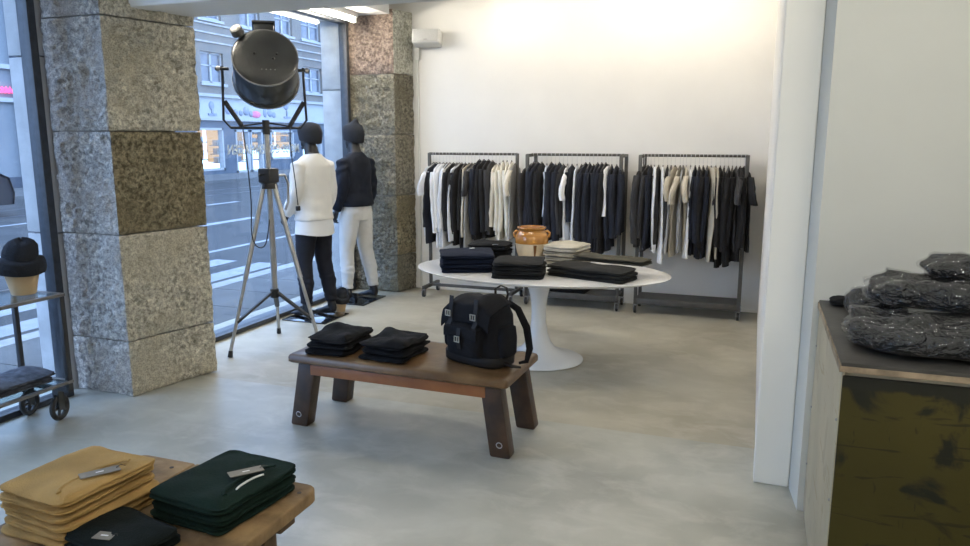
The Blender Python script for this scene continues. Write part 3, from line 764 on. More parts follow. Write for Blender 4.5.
oat, z = stack('folded_blanket', (-1.40, 5.78, TZ), (.30, .32), math.radians(-14), [.036, .036, .036, .055], [k_oat2, k_oat2, k_oat2, k_beige], 9, 'oatmeal knitted blanket folded on top of the beige pile', 'grey-beige folded sweater under the oatmeal blanket', 'beige folded knitwear on the oval table', layers=2)
ol, z = stack('folded_trousers', (-1.09, 5.26, TZ), (.62, .28), math.radians(-17), [.028, .028, .028], k_olive2, 11, 'dark olive folded trousers uppermost of the front layer ' + tbl, 'dark olive folded trousers beneath another pair ' + tbl, 'dark olive trousers ' + tbl, wave=.004, jit=.012)
ol2, z2 = stack('folded_trousers', (-.98, 5.46, z), (.58, .20), math.radians(-13), [.022, .022], k_olive, 13, 'pale olive folded trousers on top of the trouser pile', 'pale olive folded trousers just under the topmost pair', 'pale olive trousers on the trouser pile', wave=.004, jit=.01)
# jar
jp = G(534, 261, TZ); jx, jy = -1.705, 5.80
jar = thing('clay_jar', (jx, jy, TZ), label='ochre glazed clay jar with two ear handles', cat='jar')
mglz = M('honey_glaze', (.40, .17, .03), .18, col2=(.55, .27, .07), scale=5, coat=.5)
mclay = M('bare_clay', (.62, .50, .33), .75, col2=(.72, .60, .42), scale=8, bump=.2)
mdrip = M('glaze_drip', (.20, .08, .02), .25)
S = 1.03
body = [(.070, 0), (.082, .006), (.096, .03), (.108, .07), (.116, .11), (.121, .145)]
glaz = [(.121, .145), (.1225, .165), (.121, .19), (.114, .215), (.100, .235), (.092, .243), (.094, .25), (.104, .258), (.107, .264), (.104, .27), (.094, .27), (.088, .255), (.088, .2), (.08, .18)]
MB().lathe([(r * S * 1.08, z_ * S * 1.02) for r, z_ in body], (0, 0, 0), 40).build('lower_body', mclay, jar, local=True)
MB().lathe([(r * S * 1.08, z_ * S * 1.02) for r, z_ in glaz], (0, 0, 0), 40).build('glazed_body', mglz, jar, local=True)
for s in (-1, 1):
    pts = [(s * .092, 0, .240), (s * .128, 0, .248), (s * .146, 0, .232), (s * .142, 0, .205), (s * .115, 0, .192)]
    q = Matrix.Rotation(math.radians(20), 4, 'Z')
    MB().tube([q @ Vector(p) for p in pts], .011, 10).build('ear_handle', mglz, jar, local=True)
a = math.radians(-62)
pts = [(.142 * math.cos(a), .142 * math.sin(a), .15), (.136 * math.cos(a), .136 * math.sin(a), .1), (.124 * math.cos(a), .124 * math.sin(a), .06)]
MB().tube([Vector(p) * .97 for p in pts], [.013, .010, .006], 8).build('glaze_drip', mdrip, jar, local=True)
# folded pile on the tray of the middle rack
stack('folded_sweater', ((XM[0] + XM[1]) / 2 - .04, RY - .01, .1475), (.40, .30), 0, [.04, .035, .035], k_black, 21, 'black folded sweater topmost on the rack tray', 'black folded sweater lower on the rack tray', 'sweaters on the rack tray')

# ------------------------------------------------------------------ leather-topped bench
bn = thing('gym_bench', (-1.845, 3.835, 0), math.radians(-1.2), label='low wooden bench with a brown leather padded top and thick splayed legs', cat='bench')
mleath = M('worn_leather', (.095, .050, .020), .30, col2=(.19, .115, .052), scale=4, detail=8, bump=.12, bscale=25)
mleath_e = M('leather_edge', (.10, .06, .03), .45, var=.25, scale=10)
mleg = M('bench_leg_wood', (.028, .016, .010), .42, col2=(.07, .036, .018), scale=9, bump=.15, bscale=30)
mrailw = M('bench_rail_wood', (.23, .085, .032), .4, col2=(.30, .12, .045), scale=6)
hl, hd = .685, .285
mb = MB(); rings = []
for ins, z_ in ((.010, .396), (0, .404), (0, .430), (.006, .442), (.018, .448), (.06, .4505), (.25, .4525)):
    pts = []; rr = .02
    for cx, cy, a0 in ((hl - rr, hd - rr, 0), (-hl + rr, hd - rr, PI / 2), (-hl + rr, -hd + rr, PI), (hl - rr, -hd + rr, 1.5 * PI)):
        for k in range(5):
            a = a0 + PI / 2 * k / 4; pts.append((cx + rr * math.cos(a) - math.copysign(min(ins, hl - rr), cx), cy + rr * math.sin(a) - math.copysign(min(ins, hd - rr), cy), z_))
    rings.append(pts)
mb.loft(rings).build('leather_top', mleath, bn, local=True, smooth=50)
mb = MB()
for ins, z_ in ((-.004, .392), (-.004, .418)):
    pass
for y in (-.235, .235): MB().box(-.55, .55, y - .018, y + .018, .325, .396).build('rail', mrailw, bn, local=True, bevel=.004)
for x in (-.53, .53): MB().box(x - .018, x + .018, -.235, .235, .325, .396).build('cross_rail', mrailw, bn, local=True, bevel=.004)
def leg(sx, sy):
    w, d = .058, .042; r = []
    for z_, ox, oy in ((.396, .575, .205), (.012, .638, .220), (0, .638, .220)):
        k = .9 if z_ == 0 else 1
        r.append([(sx * ox + a * w * k, sy * oy + b * d * k, z_) for a, b in ((-1, -1), (1, -1), (1, 1), (-1, 1))])
    lg = MB().loft(r[::-1]).build('leg', mleg, bn, local=True, bevel=.012, seg=3)
    return lg
for sx in (-1, 1):
    for sy in (-1, 1):
        lg = leg(sx, sy)
        if sy < 0:
            MB().torus((sx * .636, -.264, .075), .016, .0028, (0, 1, .12), 18, 6).build('ring_pull', M('ring_steel', (.5, .5, .5), .3, metal=.9), lg, local=True)
BZ = .4535
pA, zA = stack('folded_sweater', (-2.285, 3.765, BZ), (.27, .34), math.radians(2), [.036, .036, .038], k_black, 31, 'black folded sweater topmost of the pile at the bare end of the leather bench', 'black folded sweater lower in the pile at the bare end of the leather bench', 'black sweaters, first pile on the leather bench', jit=.012, rough_=2.2, A_=.03, sag=.02)
pB, zB = stack('folded_sweater', (-1.935, 3.755, BZ), (.30, .34), math.radians(-3), [.034, .034, .038], k_black, 33, 'black folded sweater topmost of the pile beside the backpack', 'black folded sweater lower in the pile beside the backpack', 'black sweaters, pile beside the backpack', jit=.014, rough_=2.2, A_=.03, sag=.02)
# ------------------------------------------------------------------ rough wooden bench with the coloured piles
wb = thing('wooden_bench', (-1.95, 1.85, 0), label='rough old wooden bench carrying the mustard and green piles', cat='bench')
mwood = M('old_plank_wood', (.10, .058, .022), .7, col2=(.36, .235, .11), scale=6, detail=10, bump=.5, bscale=22)
mwood_d = M('plank_underside', (.13, .08, .04), .8, var=.25, scale=8, bump=.4)
WB = .45
xe = [-2.27, -1.99, -1.71, -1.43]; yb = 2.175
for k in range(3):
    x0, x1 = xe[k] + .002, xe[k + 1] - .002; r = .05
    outl = [(x0, .95), (x1, .95)]
    outl += [(x1 - r + r * math.cos(j * PI / 8), yb - r + r * math.sin(j * PI / 8)) for j in range(5)] if k == 2 else [(x1, yb)]
    outl += [(x0 + r - r * math.sin(j * PI / 8), yb - r + r * math.cos(j * PI / 8)) for j in range(5)] if k == 0 else [(x0, yb)]
    MB().prism(outl, WB - .05, WB).build('plank', mwood, wb, bevel=.009, seg=3)
for y in (1.98, 1.10):
    MB().box(-2.22, -1.47, y, y + .09, WB - .10, WB - .05).build('cleat', mwood_d, wb, bevel=.006)
    for x in (-2.12, -1.58): MB().box(x - .035, x + .035, y + .01, y + .08, 0, WB - .10).build('leg', mwood_d, wb, bevel=.006)
for x, y in ((-1.47, 2.10), (-1.60, 2.11), (-1.52, 2.0), (-1.80, 2.12), (-2.05, 2.11)): MB().cyl((x, y, WB - .002), (x, y, WB + .0015), .008, n=10).build('nail_head', M('iron_nail', (.03, .02, .015), .6), wb)
WZ = WB + .001
def swing_tag(parent, loc, rz, size=(.085, .042), tilt=0.0):
    t = MB().box(-size[0] / 2, size[0] / 2, -size[1] / 2, size[1] / 2, 0, .0022).build('swing_tag', mtagc, parent, local=True); t.location = loc; t.rotation_euler = (0, tilt, rz)
    MB().tube([(size[0] * .42, 0, .004), (size[0] * .55, .012, .006), (size[0] * .66, .004, .002)], .0012, 6).build('tag_string', mstr, t, local=True)
    MB().box(-.012, .012, -.003, .003, .0022, .0028).build('tag_print', mtagw, t, local=True)
    return t
mu, zM = stack('folded_t_shirt', (-2.06, 1.72, WZ), (.315, .375), math.radians(-5), [.025, .025, .025, .025, .025, .027], k_must, 41, 'mustard folded t-shirt with swing tag, topmost of its pile', 'mustard folded t-shirt lower in the pile on the wooden bench', 'mustard t-shirts on the wooden bench', jit=.01, rnd=.28)
top = mu[-1]
nb = MB().tube([(.10 + .045 * math.cos(a), -.02 + .13 * math.sin(a), .0315) for a in [PI * .5 + PI * k / 12 for k in range(13)]], [(.009, .0035)] * 13, 8).build('neckband', k_must, top, local=True)
swing_tag(top, (.095, .0, .034), math.radians(62), (.12, .045), .02)
gr, zG = stack('folded_sweater', (-1.66, 1.945, WZ), (.33, .39), math.radians(-5), [.034, .033, .036], k_green, 43, 'dark green folded sweater with swing tag, topmost of its pile', 'dark green folded sweater lower in the pile on the wooden bench', 'green sweaters on the wooden bench', jit=.008, rnd=.28)
top = gr[-1]
MB().tube([(.115 + .04 * math.cos(a), .0 + .12 * math.sin(a), .040) for a in [PI * .5 + PI * k / 12 for k in range(13)]], [(.009, .0035)] * 13, 8).build('neckband', k_green, top, local=True)
MB().tube([(.135 + .02 * math.cos(a), -.02 + .07 * math.sin(a), .0415) for a in [PI * .6 + PI * .7 * k / 10 for k in range(11)]], (.0035), 6).build('neck_tape', mtagw, top, local=True)
swing_tag(top, (.065, .03, .0455), math.radians(58), (.115, .045), .02)
dk, zD = stack('folded_sweater', (-1.78, 1.615, WZ), (.30, .22), math.radians(-8), [.03, .03], k_dkgreen, 47, 'blackish green folded sweater with swing tag before the two taller piles', 'blackish green folded sweater under another on the wooden bench', 'blackish green sweaters on the wooden bench', rnd=.28)
swing_tag(dk[-1], (.01, -.06, .036), math.radians(20), (.06, .04))
# ------------------------------------------------------------------ backpack
mcanv = M('black_canvas', (.007, .0075, .010), .9, var=.2, bump=.35, bscale=120, spec=.25)
mleab = M('black_leather', (.012, .010, .009), .6, var=.2, spec=.3)
mbuck = M('buckle_brass', (.55, .48, .36), .3, metal=.8)
bp_ = thing('backpack', (-1.42, 3.815, BZ), math.radians(-20), label='black canvas backpack with buckled flap, upright on the leather bench', cat='backpack')
def sring(hx, hy, z, cy=0, e=.55, n=40, wob=.0, cx=0, sx=0.0):
    out = []
    for i in range(n):
        a = 2 * PI * i / n; c, s = math.cos(a), math.sin(a)
        x = hx * math.copysign(abs(c) ** e, c); y = hy * math.copysign(abs(s) ** e, s)
        w = 1 + wob * fbm((x * 9 + 3, y * 9, z * 9), 3)
        out.append((cx + x * w + sx * z, cy + y * w, z))
    return out
rings = [sring(.155, .085, .002), sring(.185, .105, .012), sring(.195, .115, .05, wob=.05), sring(.196, .118, .12, wob=.08), sring(.190, .115, .2, wob=.08), sring(.185, .108, .28, wob=.08), sring(.172, .095, .33, wob=.1), sring(.14, .07, .355, wob=.1)]
MB().loft(rings).build('body', mcanv, bp_, local=True, smooth=70)
MB().loft([sring(.188, .108, .001), sring(.200, .120, .010), sring(.202, .122, .055), sring(.198, .118, .062)]).build('leather_base', mleab, bp_, local=True, smooth=60)
# drooping lid flap, open sheet with thickness
def sheet(fn, nu, nv, th, name, mat, parent, mi=0):
    P = [[Vector(fn(u / nu, v / nv)) for u in range(nu + 1)] for v in range(nv + 1)]
    vs = []; W = nu + 1
    N_ = [[None] * W for _ in range(nv + 1)]
    for v in range(nv + 1):
        for u in range(W):
            du = P[v][min(u + 1, nu)] - P[v][max(u - 1, 0)]; dv = P[min(v + 1, nv)][u] - P[max(v - 1, 0)][u]
            nn = du.cross(dv); N_[v][u] = nn.normalized() if nn.length > 1e-9 else Vector((0, 0, 1))
    for v in range(nv + 1):
        for u in range(W): vs.append(P[v][u])
    for v in range(nv + 1):
        for u in range(W): vs.append(P[v][u] + N_[v][u] * th)
    o = W * (nv + 1); fs = []
    for v in range(nv):
        for u in range(nu):
            a = v * W + u; fs.append((a, a + W, a + W + 1, a + 1)); fs.append((o + a, o + a + 1, o + a + W + 1, o + a + W))
    for u in range(nu):
        fs.append((u, u + 1, o + u + 1, o + u)); b = nv * W + u; fs.append((b + 1, b, o + b, o + b + 1))
    for v in range(nv):
        a = v * W; fs.append((a + W, a, o + a, o + a + W)); a = v * W + nu; fs.append((a, a + W, o + a + W, o + a))
    mb = MB(); mb.add(vs, fs)
    return mb.build(name, mat, parent, local=True, smooth=60)
def lid(u, v):
    x = (u - .5) * .345; e = abs(u - .5) * 2
    if v < .6:
        t = v / .6; y = .09 - t * .205; z = .372 + .022 * math.sin(t * PI) - .02 * t
    else:
        t = (v - .6) / .4; y = -.115 - .02 * math.sin(t * PI * .6); z = .352 - .10 * t
    z -= .045 * e ** 3 - .008 * math.sin(u * 11) - .018 * (u - .5); z += .010 * fbm((x * 9, y * 9, 2), 2)
    return (x * (1 - .06 * (v < .1)), y, z)
sheet(lid, 24, 18, .012, 'lid_flap', mcanv, bp_)
# front pocket and its flap
rings = []
for z, k in ((.062, .85), (.075, 1), (.13, 1.05), (.19, 1.0), (.225, .9), (.235, .6)):
    rings.append(sring(.115 * (k ** .3), .05 * k, z, -.115, .5, 28, .06))
MB().loft(rings).build('front_pocket', mcanv, bp_, local=True, smooth=70)
sheet(lambda u, v: ((u - .5) * .235, -.118 - (.055 * math.sin(min(1, v * 1.6) * PI / 2)), .243 - .02 * v - .075 * max(0, v - .4) - .012 * abs(u - .5) * 2), 14, 10, .008, 'pocket_flap', mcanv, bp_)
for s in (-1, 1):
    rings = [sring(.032 * k, .065 * k, z, .0, .6, 20, .05, cx=s * .195) for z, k in ((.065, .85), (.08, 1), (.16, 1.05), (.225, .9), (.235, .6))]
    MB().loft(rings).build('side_pocket', mcanv, bp_, local=True, smooth=70)
def buckle(par, x, y, z):
    mb = MB()
    for b in ((-.019, -.014, -.014, .014), (.014, .019, -.014, .014), (-.019, .019, -.017, -.013), (-.019, .019, .013, .017), (-.002, .002, -.014, .016)): mb.box(x + b[0], x + b[1], y - .003, y + .003, z + b[2], z + b[3])
    mb.build('buckle', mbuck, par, local=True)
for x in (-.095, .085):
    st = sheet(lambda u, v, x=x: (x + (u - .5) * .028, -.128 - .012 * math.sin(min(1, v * 1.4) * PI * .5) - (.014 if v > .75 else 0), .385 - .19 * v), 3, 14, .004, 'strap', mleab, bp_)
    buckle(st, x, -.160, .292)
st = sheet(lambda u, v: (.0 + (u - .5) * .028, -.176 - .010 * math.sin(v * PI), .222 - .115 * v), 3, 10, .004, 'strap', mleab, bp_)
buckle(st, 0, -.194, .165)
MB().tube([(.045, .085, .365), (.04, .09, .405), (.075, .095, .428), (.115, .095, .42), (.13, .09, .385), (.125, .085, .36)], [(.011, .004)] * 6, 8).build('grab_handle', mleab, bp_, local=True)
MB().tube([(.12, .10, .34), (.17, .13, .30), (.225, .14, .20), (.262, .12, .09), (.255, .10, .02), (.225, .07, .012)], [(.016, .016), (.018, .020), (.016, .022), (.014, .020), (.012, .014), (.010, .008)], 10).build('shoulder_strap', mcanv, bp_, local=True)
MB().tube([(.195, -.03, .03), (.25, -.02, .02), (.275, .02, .010)], [(.014, .008), (.016, .008), (.01, .006)], 8).build('strap_end', mleab, bp_, local=True)

# ------------------------------------------------------------------ wheeled trolley by the window
ct = thing('trolley', (-4.06, 2.60, 0), label='dark steel trolley with two glass shelves and spoked casters', cat='trolley')
mct = M('trolley_steel', (.05, .052, .055), .4, metal=.5, var=.15)
mctg = M('trolley_edge', (.22, .21, .20), .35, metal=.6, var=.15)
tx0, tx1, ty0, ty1 = -4.18, -3.80, 1.75, 3.16
for x in (tx0, tx1):
    for y in (ty0, ty1): MB().box(x - .014, x + .014, y - .014, y + .014, .20, .80).build('post', mct, ct, bevel=.003)
for z in (.80, .27):
    mb = None
    for b_ in ((tx0 - .02, tx1 + .02, ty0 - .02, ty0 + .005), (tx0 - .02, tx1 + .02, ty1 - .005, ty1 + .02), (tx0 - .02, tx0 + .005, ty0 + .005, ty1 - .005), (tx1 - .005, tx1 + .02, ty0 + .005, ty1 - .005)):
        MB().box(*b_, z - .018, z).build('shelf_rail', mctg, ct, bevel=.003)
    MB().box(tx0 + .005, tx1 - .005, ty0 + .005, ty1 - .005, z - .010, z - .002).build('glass_shelf', glass('shelf_glass', (.80, .86, .86), 1.5), ct, smooth=0)
MB().box(tx0 - .012, tx1 + .012, ty0, ty0 + .02, .20, .225).build('base_bar', mct, ct); MB().box(tx0 - .012, tx1 + .012, ty1 - .02, ty1, .20, .225).build('base_bar', mct, ct)
for x in (tx0 + .02, tx1 - .11):
    for y in (ty0, ty1 + .01):
        w = MB().torus((x, y, .082), .066, .016, (1, .25, 0), 28, 10).build('caster_tyre', mcast, ct)
        ax = Vector((1, .25, 0)).normalized(); q = Vector((0, 0, 1)).rotation_difference(ax); mb = MB()
        mb.cyl(Vector((x, y, .082)) - ax * .016, Vector((x, y, .082)) + ax * .016, .016, n=14)
        for k in range(5):
            d = q @ Vector((math.cos(k * 2 * PI / 5), math.sin(k * 2 * PI / 5), 0)); mb.tube([Vector((x, y, .082)), Vector((x, y, .082)) + d * .055], .010, 6)
        mb.build('caster_spokes', mct, w)
        MB().box(x - .024, x - .018, y - .02, y + .02, .07, .17).box(x + .018, x + .024, y - .02, y + .02, .07, .17).box(x - .024, x + .024, y - .02, y + .02, .165, .2).build('caster_fork', mct, w)
mblock = M('beech_wood', (.52, .36, .19), .5, col2=(.60, .43, .25), scale=5)
mbean = M('beanie_knit', (.012, .015, .022), .95, bump=.5, bscale=130, var=.15)
def hat_stand(loc, label, s=1.0, lean=0.0, group=None):
    t = thing('hat_form', loc, .4, label, 'hat display', group)
    MB().lathe([(r_, z_ * s) for r_, z_ in ((.062, 0), (.066, .006), (.074, .05), (.088, .11), (.096, .15), (.080, .195), (.03, .235))], (0, 0, 0), 28, s, s).build('wooden_form', mblock, t, local=True)
    rings = []
    for r, z, dx in ((.088, .118, 0), (.122, .122, 0), (.130, .150, 0), (.128, .190, 0), (.118, .203, 0), (.092, .210, 0), (.094, .235, .004), (.084, .275, .012), (.064, .302, .016), (.030, .318, .018), (.004, .322, .018)):
        rings.append([(r * s * math.cos(2 * PI * k / 36) * (1 + .03 * math.sin(3 * k + z * 40)) + dx + lean * (z - .1), r * s * math.sin(2 * PI * k / 36) * (1 + .02 * math.cos(2 * k)), z * s + (.012 * math.sin(k * 2 * PI / 36 * 2) if z > .2 else .006 * math.sin(k * PI / 9))) for k in range(36)])
    b = MB().loft(rings).build('beanie', mbean, t, local=True, smooth=60)
    return t
hat_stand((-3.985, 3.08, .8005), 'black knitted beanie on a tapered wooden form on the trolley')
hat_stand((-4.03, 2.73, .8005), 'black cap on a wooden form at the trolley edge', .8)
hat_stand((-3.83, 6.31, -.006), 'black beanie on a small wooden form on the floor between the mannequins', .72, 0)
mplaid = M('plaid_wool', (.03, .036, .05), .9, col2=(.09, .10, .13), scale=22, bump=.3)
stack('folded_scarf', (-3.99, 2.92, .2705), (.28, .40), 0, [.035, .035], mplaid, 51, 'dark checked folded scarf on top on the lower trolley shelf', 'dark checked folded scarf beneath another on the lower trolley shelf', 'scarves on the lower trolley shelf', jit=.015, wave=.006)

# ------------------------------------------------------------------ worn green cabinet
cb = thing('metal_cabinet', (.90, 2.99, 0), label='worn olive green steel cabinet with a black top against the partition', cat='cabinet')
def worn(name, base, dirt, wear, spot, band=0.0):
    m = M(name, base, .5, var=.12, scale=2.2, detail=8)
    nt = m.node_tree; N = nt.nodes; L = nt.links; b = N['Principled BSDF']
    tc = [n for n in N if n.type == 'TEX_COORD'][0]; cur = b.inputs['Base Color'].links[0].from_socket
    def layer(scale, lo, hi, col, stretch=(1, 1, 1), dist=0.0, amt=1.0):
        nonlocal cur
        mp = N.new('ShaderNodeMapping'); mp.inputs['Scale'].default_value = stretch; L.new(tc.outputs['Object'], mp.inputs[0])
        n = N.new('ShaderNodeTexNoise'); n.inputs['Scale'].default_value = scale; n.inputs['Detail'].default_value = 8; n.inputs['Distortion'].default_value = dist; L.new(mp.outputs[0], n.inputs['Vector'])
        r = N.new('ShaderNodeMapRange'); r.inputs['From Min'].default_value = lo; r.inputs['From Max'].default_value = hi; r.inputs['To Max'].default_value = amt; L.new(n.outputs['Fac'], r.inputs[0])
        mx = N.new('ShaderNodeMix'); mx.data_type = 'RGBA'; mx.inputs['B'].default_value = (*col, 1)
        L.new(r.outputs[0], mx.inputs['Factor']); L.new(cur, mx.inputs['A']); cur = mx.outputs['Result']
    layer(4.2, .585, .64, spot, (1, 1, 1), .9)
    layer(9, .63, .68, dirt, (.4, .4, 3.0), 1.5, .8)
    layer(14, .66, .70, dirt, (2.4, 2.4, .5), 1.0, .7)
    layer(1.6, .45, .75, wear, (1, 1, 1), .2, .35)
    if band:      # old black paint along the upper edge, ragged
        sx = N.new('ShaderNodeSeparateXYZ'); L.new(tc.outputs['Object'], sx.inputs[0])
        n = N.new('ShaderNodeTexNoise'); n.inputs['Scale'].default_value = 5; n.inputs['Detail'].default_value = 6; L.new(tc.outputs['Object'], n.inputs['Vector'])
        ad = N.new('ShaderNodeMath'); ad.operation = 'MULTIPLY_ADD'; ad.inputs[1].default_value = .16; L.new(n.outputs['Fac'], ad.inputs[0]); L.new(sx.outputs['Z'], ad.inputs[2])
        r = N.new('ShaderNodeMapRange'); r.inputs['From Min'].default_value = band; r.inputs['From Max'].default_value = band + .012; L.new(ad.outputs[0], r.inputs[0])
        mx = N.new('ShaderNodeMix'); mx.data_type = 'RGBA'; mx.inputs['B'].default_value = (.012, .012, .008, 1)
        L.new(r.outputs[0], mx.inputs['Factor']); L.new(cur, mx.inputs['A']); cur = mx.outputs['Result']
    b.inputs['Roughness'].default_value = .65; b.inputs['Specular IOR Level'].default_value = .25
    L.new(cur, b.inputs['Base Color'])
    return m
mcabf = worn('olive_paint', (.044, .036, .006), (.014, .013, .005), (.062, .050, .012), (.010, .010, .006), band=.985)
mcabs = worn('pale_side_paint', (.46, .42, .31), (.36, .30, .19), (.50, .47, .38), (.40, .36, .27))
mcabt = M('cabinet_top_black', (.035, .034, .032), .5, var=.3, scale=6, bump=.1)
medge = M('bare_edge', (.28, .22, .15), .6, var=.4, scale=14)
cx0, cx1, cy0, cy1, ch = .288, 1.55, 2.52, 3.49, 1.0
MB().box(cx0 + .012, cx1 - .012, cy0 + .012, cy1, .03, ch - .028).build('body', mcabs, cb, bevel=.004)
MB().box(cx0, cx0 + .012, cy0 + .006, cy1, .02, ch - .03).build('side_panel', mcabs, cb, bevel=.003)
MB().box(cx1 - .012, cx1, cy0 + .006, cy1, .02, ch - .03).build('side_panel', mcabs, cb, bevel=.003)
MB().box(cx0 + .004, cx1 - .004, cy0, cy0 + .012, .03, ch - .045).build('front_panel', mcabf, cb, bevel=.004)
MB().box(cx0 - .004, cx1 + .004, cy0 - .006, cy1 + .003, ch - .028, ch).build('top_board', mcabt, cb, bevel=.004)
MB().box(cx0 - .006, cx1 + .006, cy0 - .010, cy0 - .006, ch - .030, ch - .012).build('front_edging', medge, cb)
MB().box(cx0 - .008, cx0 - .004, cy0 - .008, cy1, ch - .032, ch - .008).build('side_edging', medge, cb)
MB().box(cx0 + .02, cx1 - .02, cy0 + .03, cy1 - .02, 0, .03).build('plinth', M('plinth_wood', (.10, .06, .035), .8), cb)
for z in (.25, .52, .80):
    for y in (cy0 + .02, cy1 - .03): MB().ball((cx0 - .001, y, z), (.005, .005, .005), 8).build('rivet', mcastm, cb)

# ------------------------------------------------------------------ garments in clear plastic bags
mplast = glass('clear_plastic', (.97, .97, .97), 1.5, .03, bump=1.0, bscale=22, gloss_boost=.075, graze=.4)
def bag(loc, size, rz, seed, label, sq=.75, tiltx=0.0, mat=None, loose=0.0):
    t = thing('plastic_bag', loc, rz, label, 'plastic bag')
    hx, hy, h = size[0] / 2, size[1] / 2, size[2]
    def lump(k, extra, crump):
        rings = []; n = 110; K = 30
        for j in range(K + 1):
            ph = PI * j / K; rr = max(.03, math.sin(ph) ** .55); z = h / 2 - h / 2 * math.copysign(abs(math.cos(ph)) ** .8, math.cos(ph))
            ring = []
            for i in range(n):
                a = 2 * PI * i / n; c, s = math.cos(a), math.sin(a)
                x = hx * k * rr * math.copysign(abs(c) ** .55, c); y = hy * k * rr * math.copysign(abs(s) ** .55, s)
                q = Vector((x * 7 + seed * 4, y * 7, z * 9))
                f = fbm(q, 3); rd = (1 - min(1, abs(fbm(q * 1.6 + Vector((9, 1, 4)), 2)) * 2.2)) ** 3      # sharp creases
                d = 1 + .12 * f + crump * rd
                zz = z * (1 + .25 * f * (z > h * .3)) + extra * (z > h * .5) + crump * .16 * rd * (z > h * .35)
                ring.append((x * d, y * d, max(.001 + (0 if extra else .004), zz * (1 + .5 * tiltx * x / hx))))
            rings.append(ring)
        return rings
    MB().loft(lump(.965, 0, .035)).build('folded_garment', mat or k_black, t, local=True, smooth=70)
    MB().loft(lump(1.0, .004, .06)).build('plastic_wrap', mplast, t, local=True, smooth=60)
    return t
bag((.62, 2.775, ch + .001), (.60, .40, .105), math.radians(4), 3, 'largest clear plastic bag with black clothing, lowest on the cabinet')
bag((.70, 2.97, ch + .107), (.62, .32, .098), math.radians(-8), 6, 'clear plastic bag with black clothing lying across the lowest bag')
bag((.46, 3.17, ch + .001), (.20, .28, .105), math.radians(12), 9, 'small crumpled clear plastic bag tucked behind the lowest bag', .6)
bag((.80, 3.06, ch + .207), (.46, .26, .075), math.radians(6), 12, 'topmost clear plastic bag with folded black clothing', tiltx=.5)
pr_ = folded('folded_garment', (.43, 3.42, ch + .001), (.22, .10), .1, .035, k_black, 66, 'thin black folded garment by the wall end of the cabinet top', 'folded clothes')

# ------------------------------------------------------------------ wall speaker and conduit
sp = thing('wall_speaker', (-3.38, 7.5, 2.73), math.radians(12), label='small white loudspeaker bracketed high in the corner', cat='speaker')
msp = M('speaker_white', (.66, .66, .63), .45, var=.02); mgr = M('speaker_grille', (.50, .50, .48), .7, var=.1, scale=200)
T = Matrix.Rotation(math.radians(-12), 4, 'X')
MB().box(-.15, .15, -.085, .085, -.075, .075, T=T).build('cabinet', msp, sp, local=True, bevel=.018, seg=3)
MB().box(-.13, .13, -.092, -.084, -.062, .062, T=T).build('grille', mgr, sp, local=True, bevel=.004)
MB().box(-.01, .01, .07, .12, -.02, .02).build('bracket', msp, sp, local=True)
MB().box(-.02, .02, -.094, -.091, -.045, -.039, T=T).build('badge', M('badge_dark', (.2, .2, .2), .4), sp, local=True)
cd = thing('cable_conduit', (-3.545, 7.60, 0), label='thin white cable conduit beside the granite corner pillar', cat='conduit')
MB().box(-3.555, -3.535, 7.597, BY, .02, 2.55).build('channel', msp, cd, bevel=.003)
MB().box(-3.575, -3.515, 7.575, BY, 2.52, 2.66).build('junction_box', msp, cd, bevel=.006)
# ------------------------------------------------------------------ vintage spotlight on a tripod
sx_, sy_ = -3.63, 4.98
sl = thing('tripod_spotlight', (sx_, sy_, 0), label='vintage black stage spotlight on a silver tripod stand', cat='spotlight')
malu = M('stand_aluminium', (.48, .48, .47), .35, metal=.75, var=.1, scale=15)
mblk = M('spot_black_enamel', (.020, .022, .022), .28, var=.3, scale=6, coat=.3)
mdk = M('stand_black_steel', (.02, .021, .023), .45, var=.2)
mrim = M('spot_rim', (.30, .30, .30), .3, metal=.8)
AP = Vector((sx_, sy_, 1.33))
feet = [Vector((-3.81, 4.615, 0)), Vector((-3.20, 4.97, 0)), Vector((-3.886, 5.364, 0))]
for fpos in feet:
    d = (fpos - AP); d0 = Vector((d.x, d.y, 0)).normalized()
    top = AP + d0 * .045
    mid = top + (fpos - top) * .55
    lg = MB().cyl(top, mid, .019, n=12).cyl(mid - (fpos - top) * .03, fpos + Vector((0, 0, .02)), .014, n=12).build('leg', malu, sl)
    MB().cyl(fpos + Vector((0, 0, 0)), fpos + Vector((0, 0, .05)) - d0 * .008, .02, .016, n=12).build('rubber_foot', mdk, lg)
    low = top + (fpos - top) * .80
    MB().tube([Vector((sx_, sy_, .46)) + d0 * .03, low], [(.021, .013), (.021, .013)], 8).build('brace', mdk, sl)
MB().cyl((sx_, sy_, .42), (sx_, sy_, .49), .035, n=16).build('brace_collar', mdk, sl)
MB().cyl((sx_, sy_, .44), (sx_, sy_, 1.80), .021, n=14).build('column', malu, sl)
MB().cyl((sx_, sy_, 1.30), (sx_, sy_, 1.345), .07, .06, n=18).build('leg_crown', mdk, sl)
MB().box(sx_ - .055, sx_ + .055, sy_ - .065, sy_ + .065, 1.345, 1.46).build('crank_housing', mdk, sl, bevel=.012, seg=3)
MB().tube([(sx_ + .02, sy_ + .06, 1.40), (sx_ + .05, sy_ + .14, 1.40), (sx_ + .06, sy_ + .17, 1.33), (sx_ + .06, sy_ + .16, 1.18), (sx_ + .05, sy_ + .13, 1.12)], .010, 8).build('crank_handle', malu, sl)
MB().cyl((sx_, sy_ - .06, 1.41), (sx_, sy_ - .12, 1.41), .008, n=8).build('lock_knob', mdk, sl)
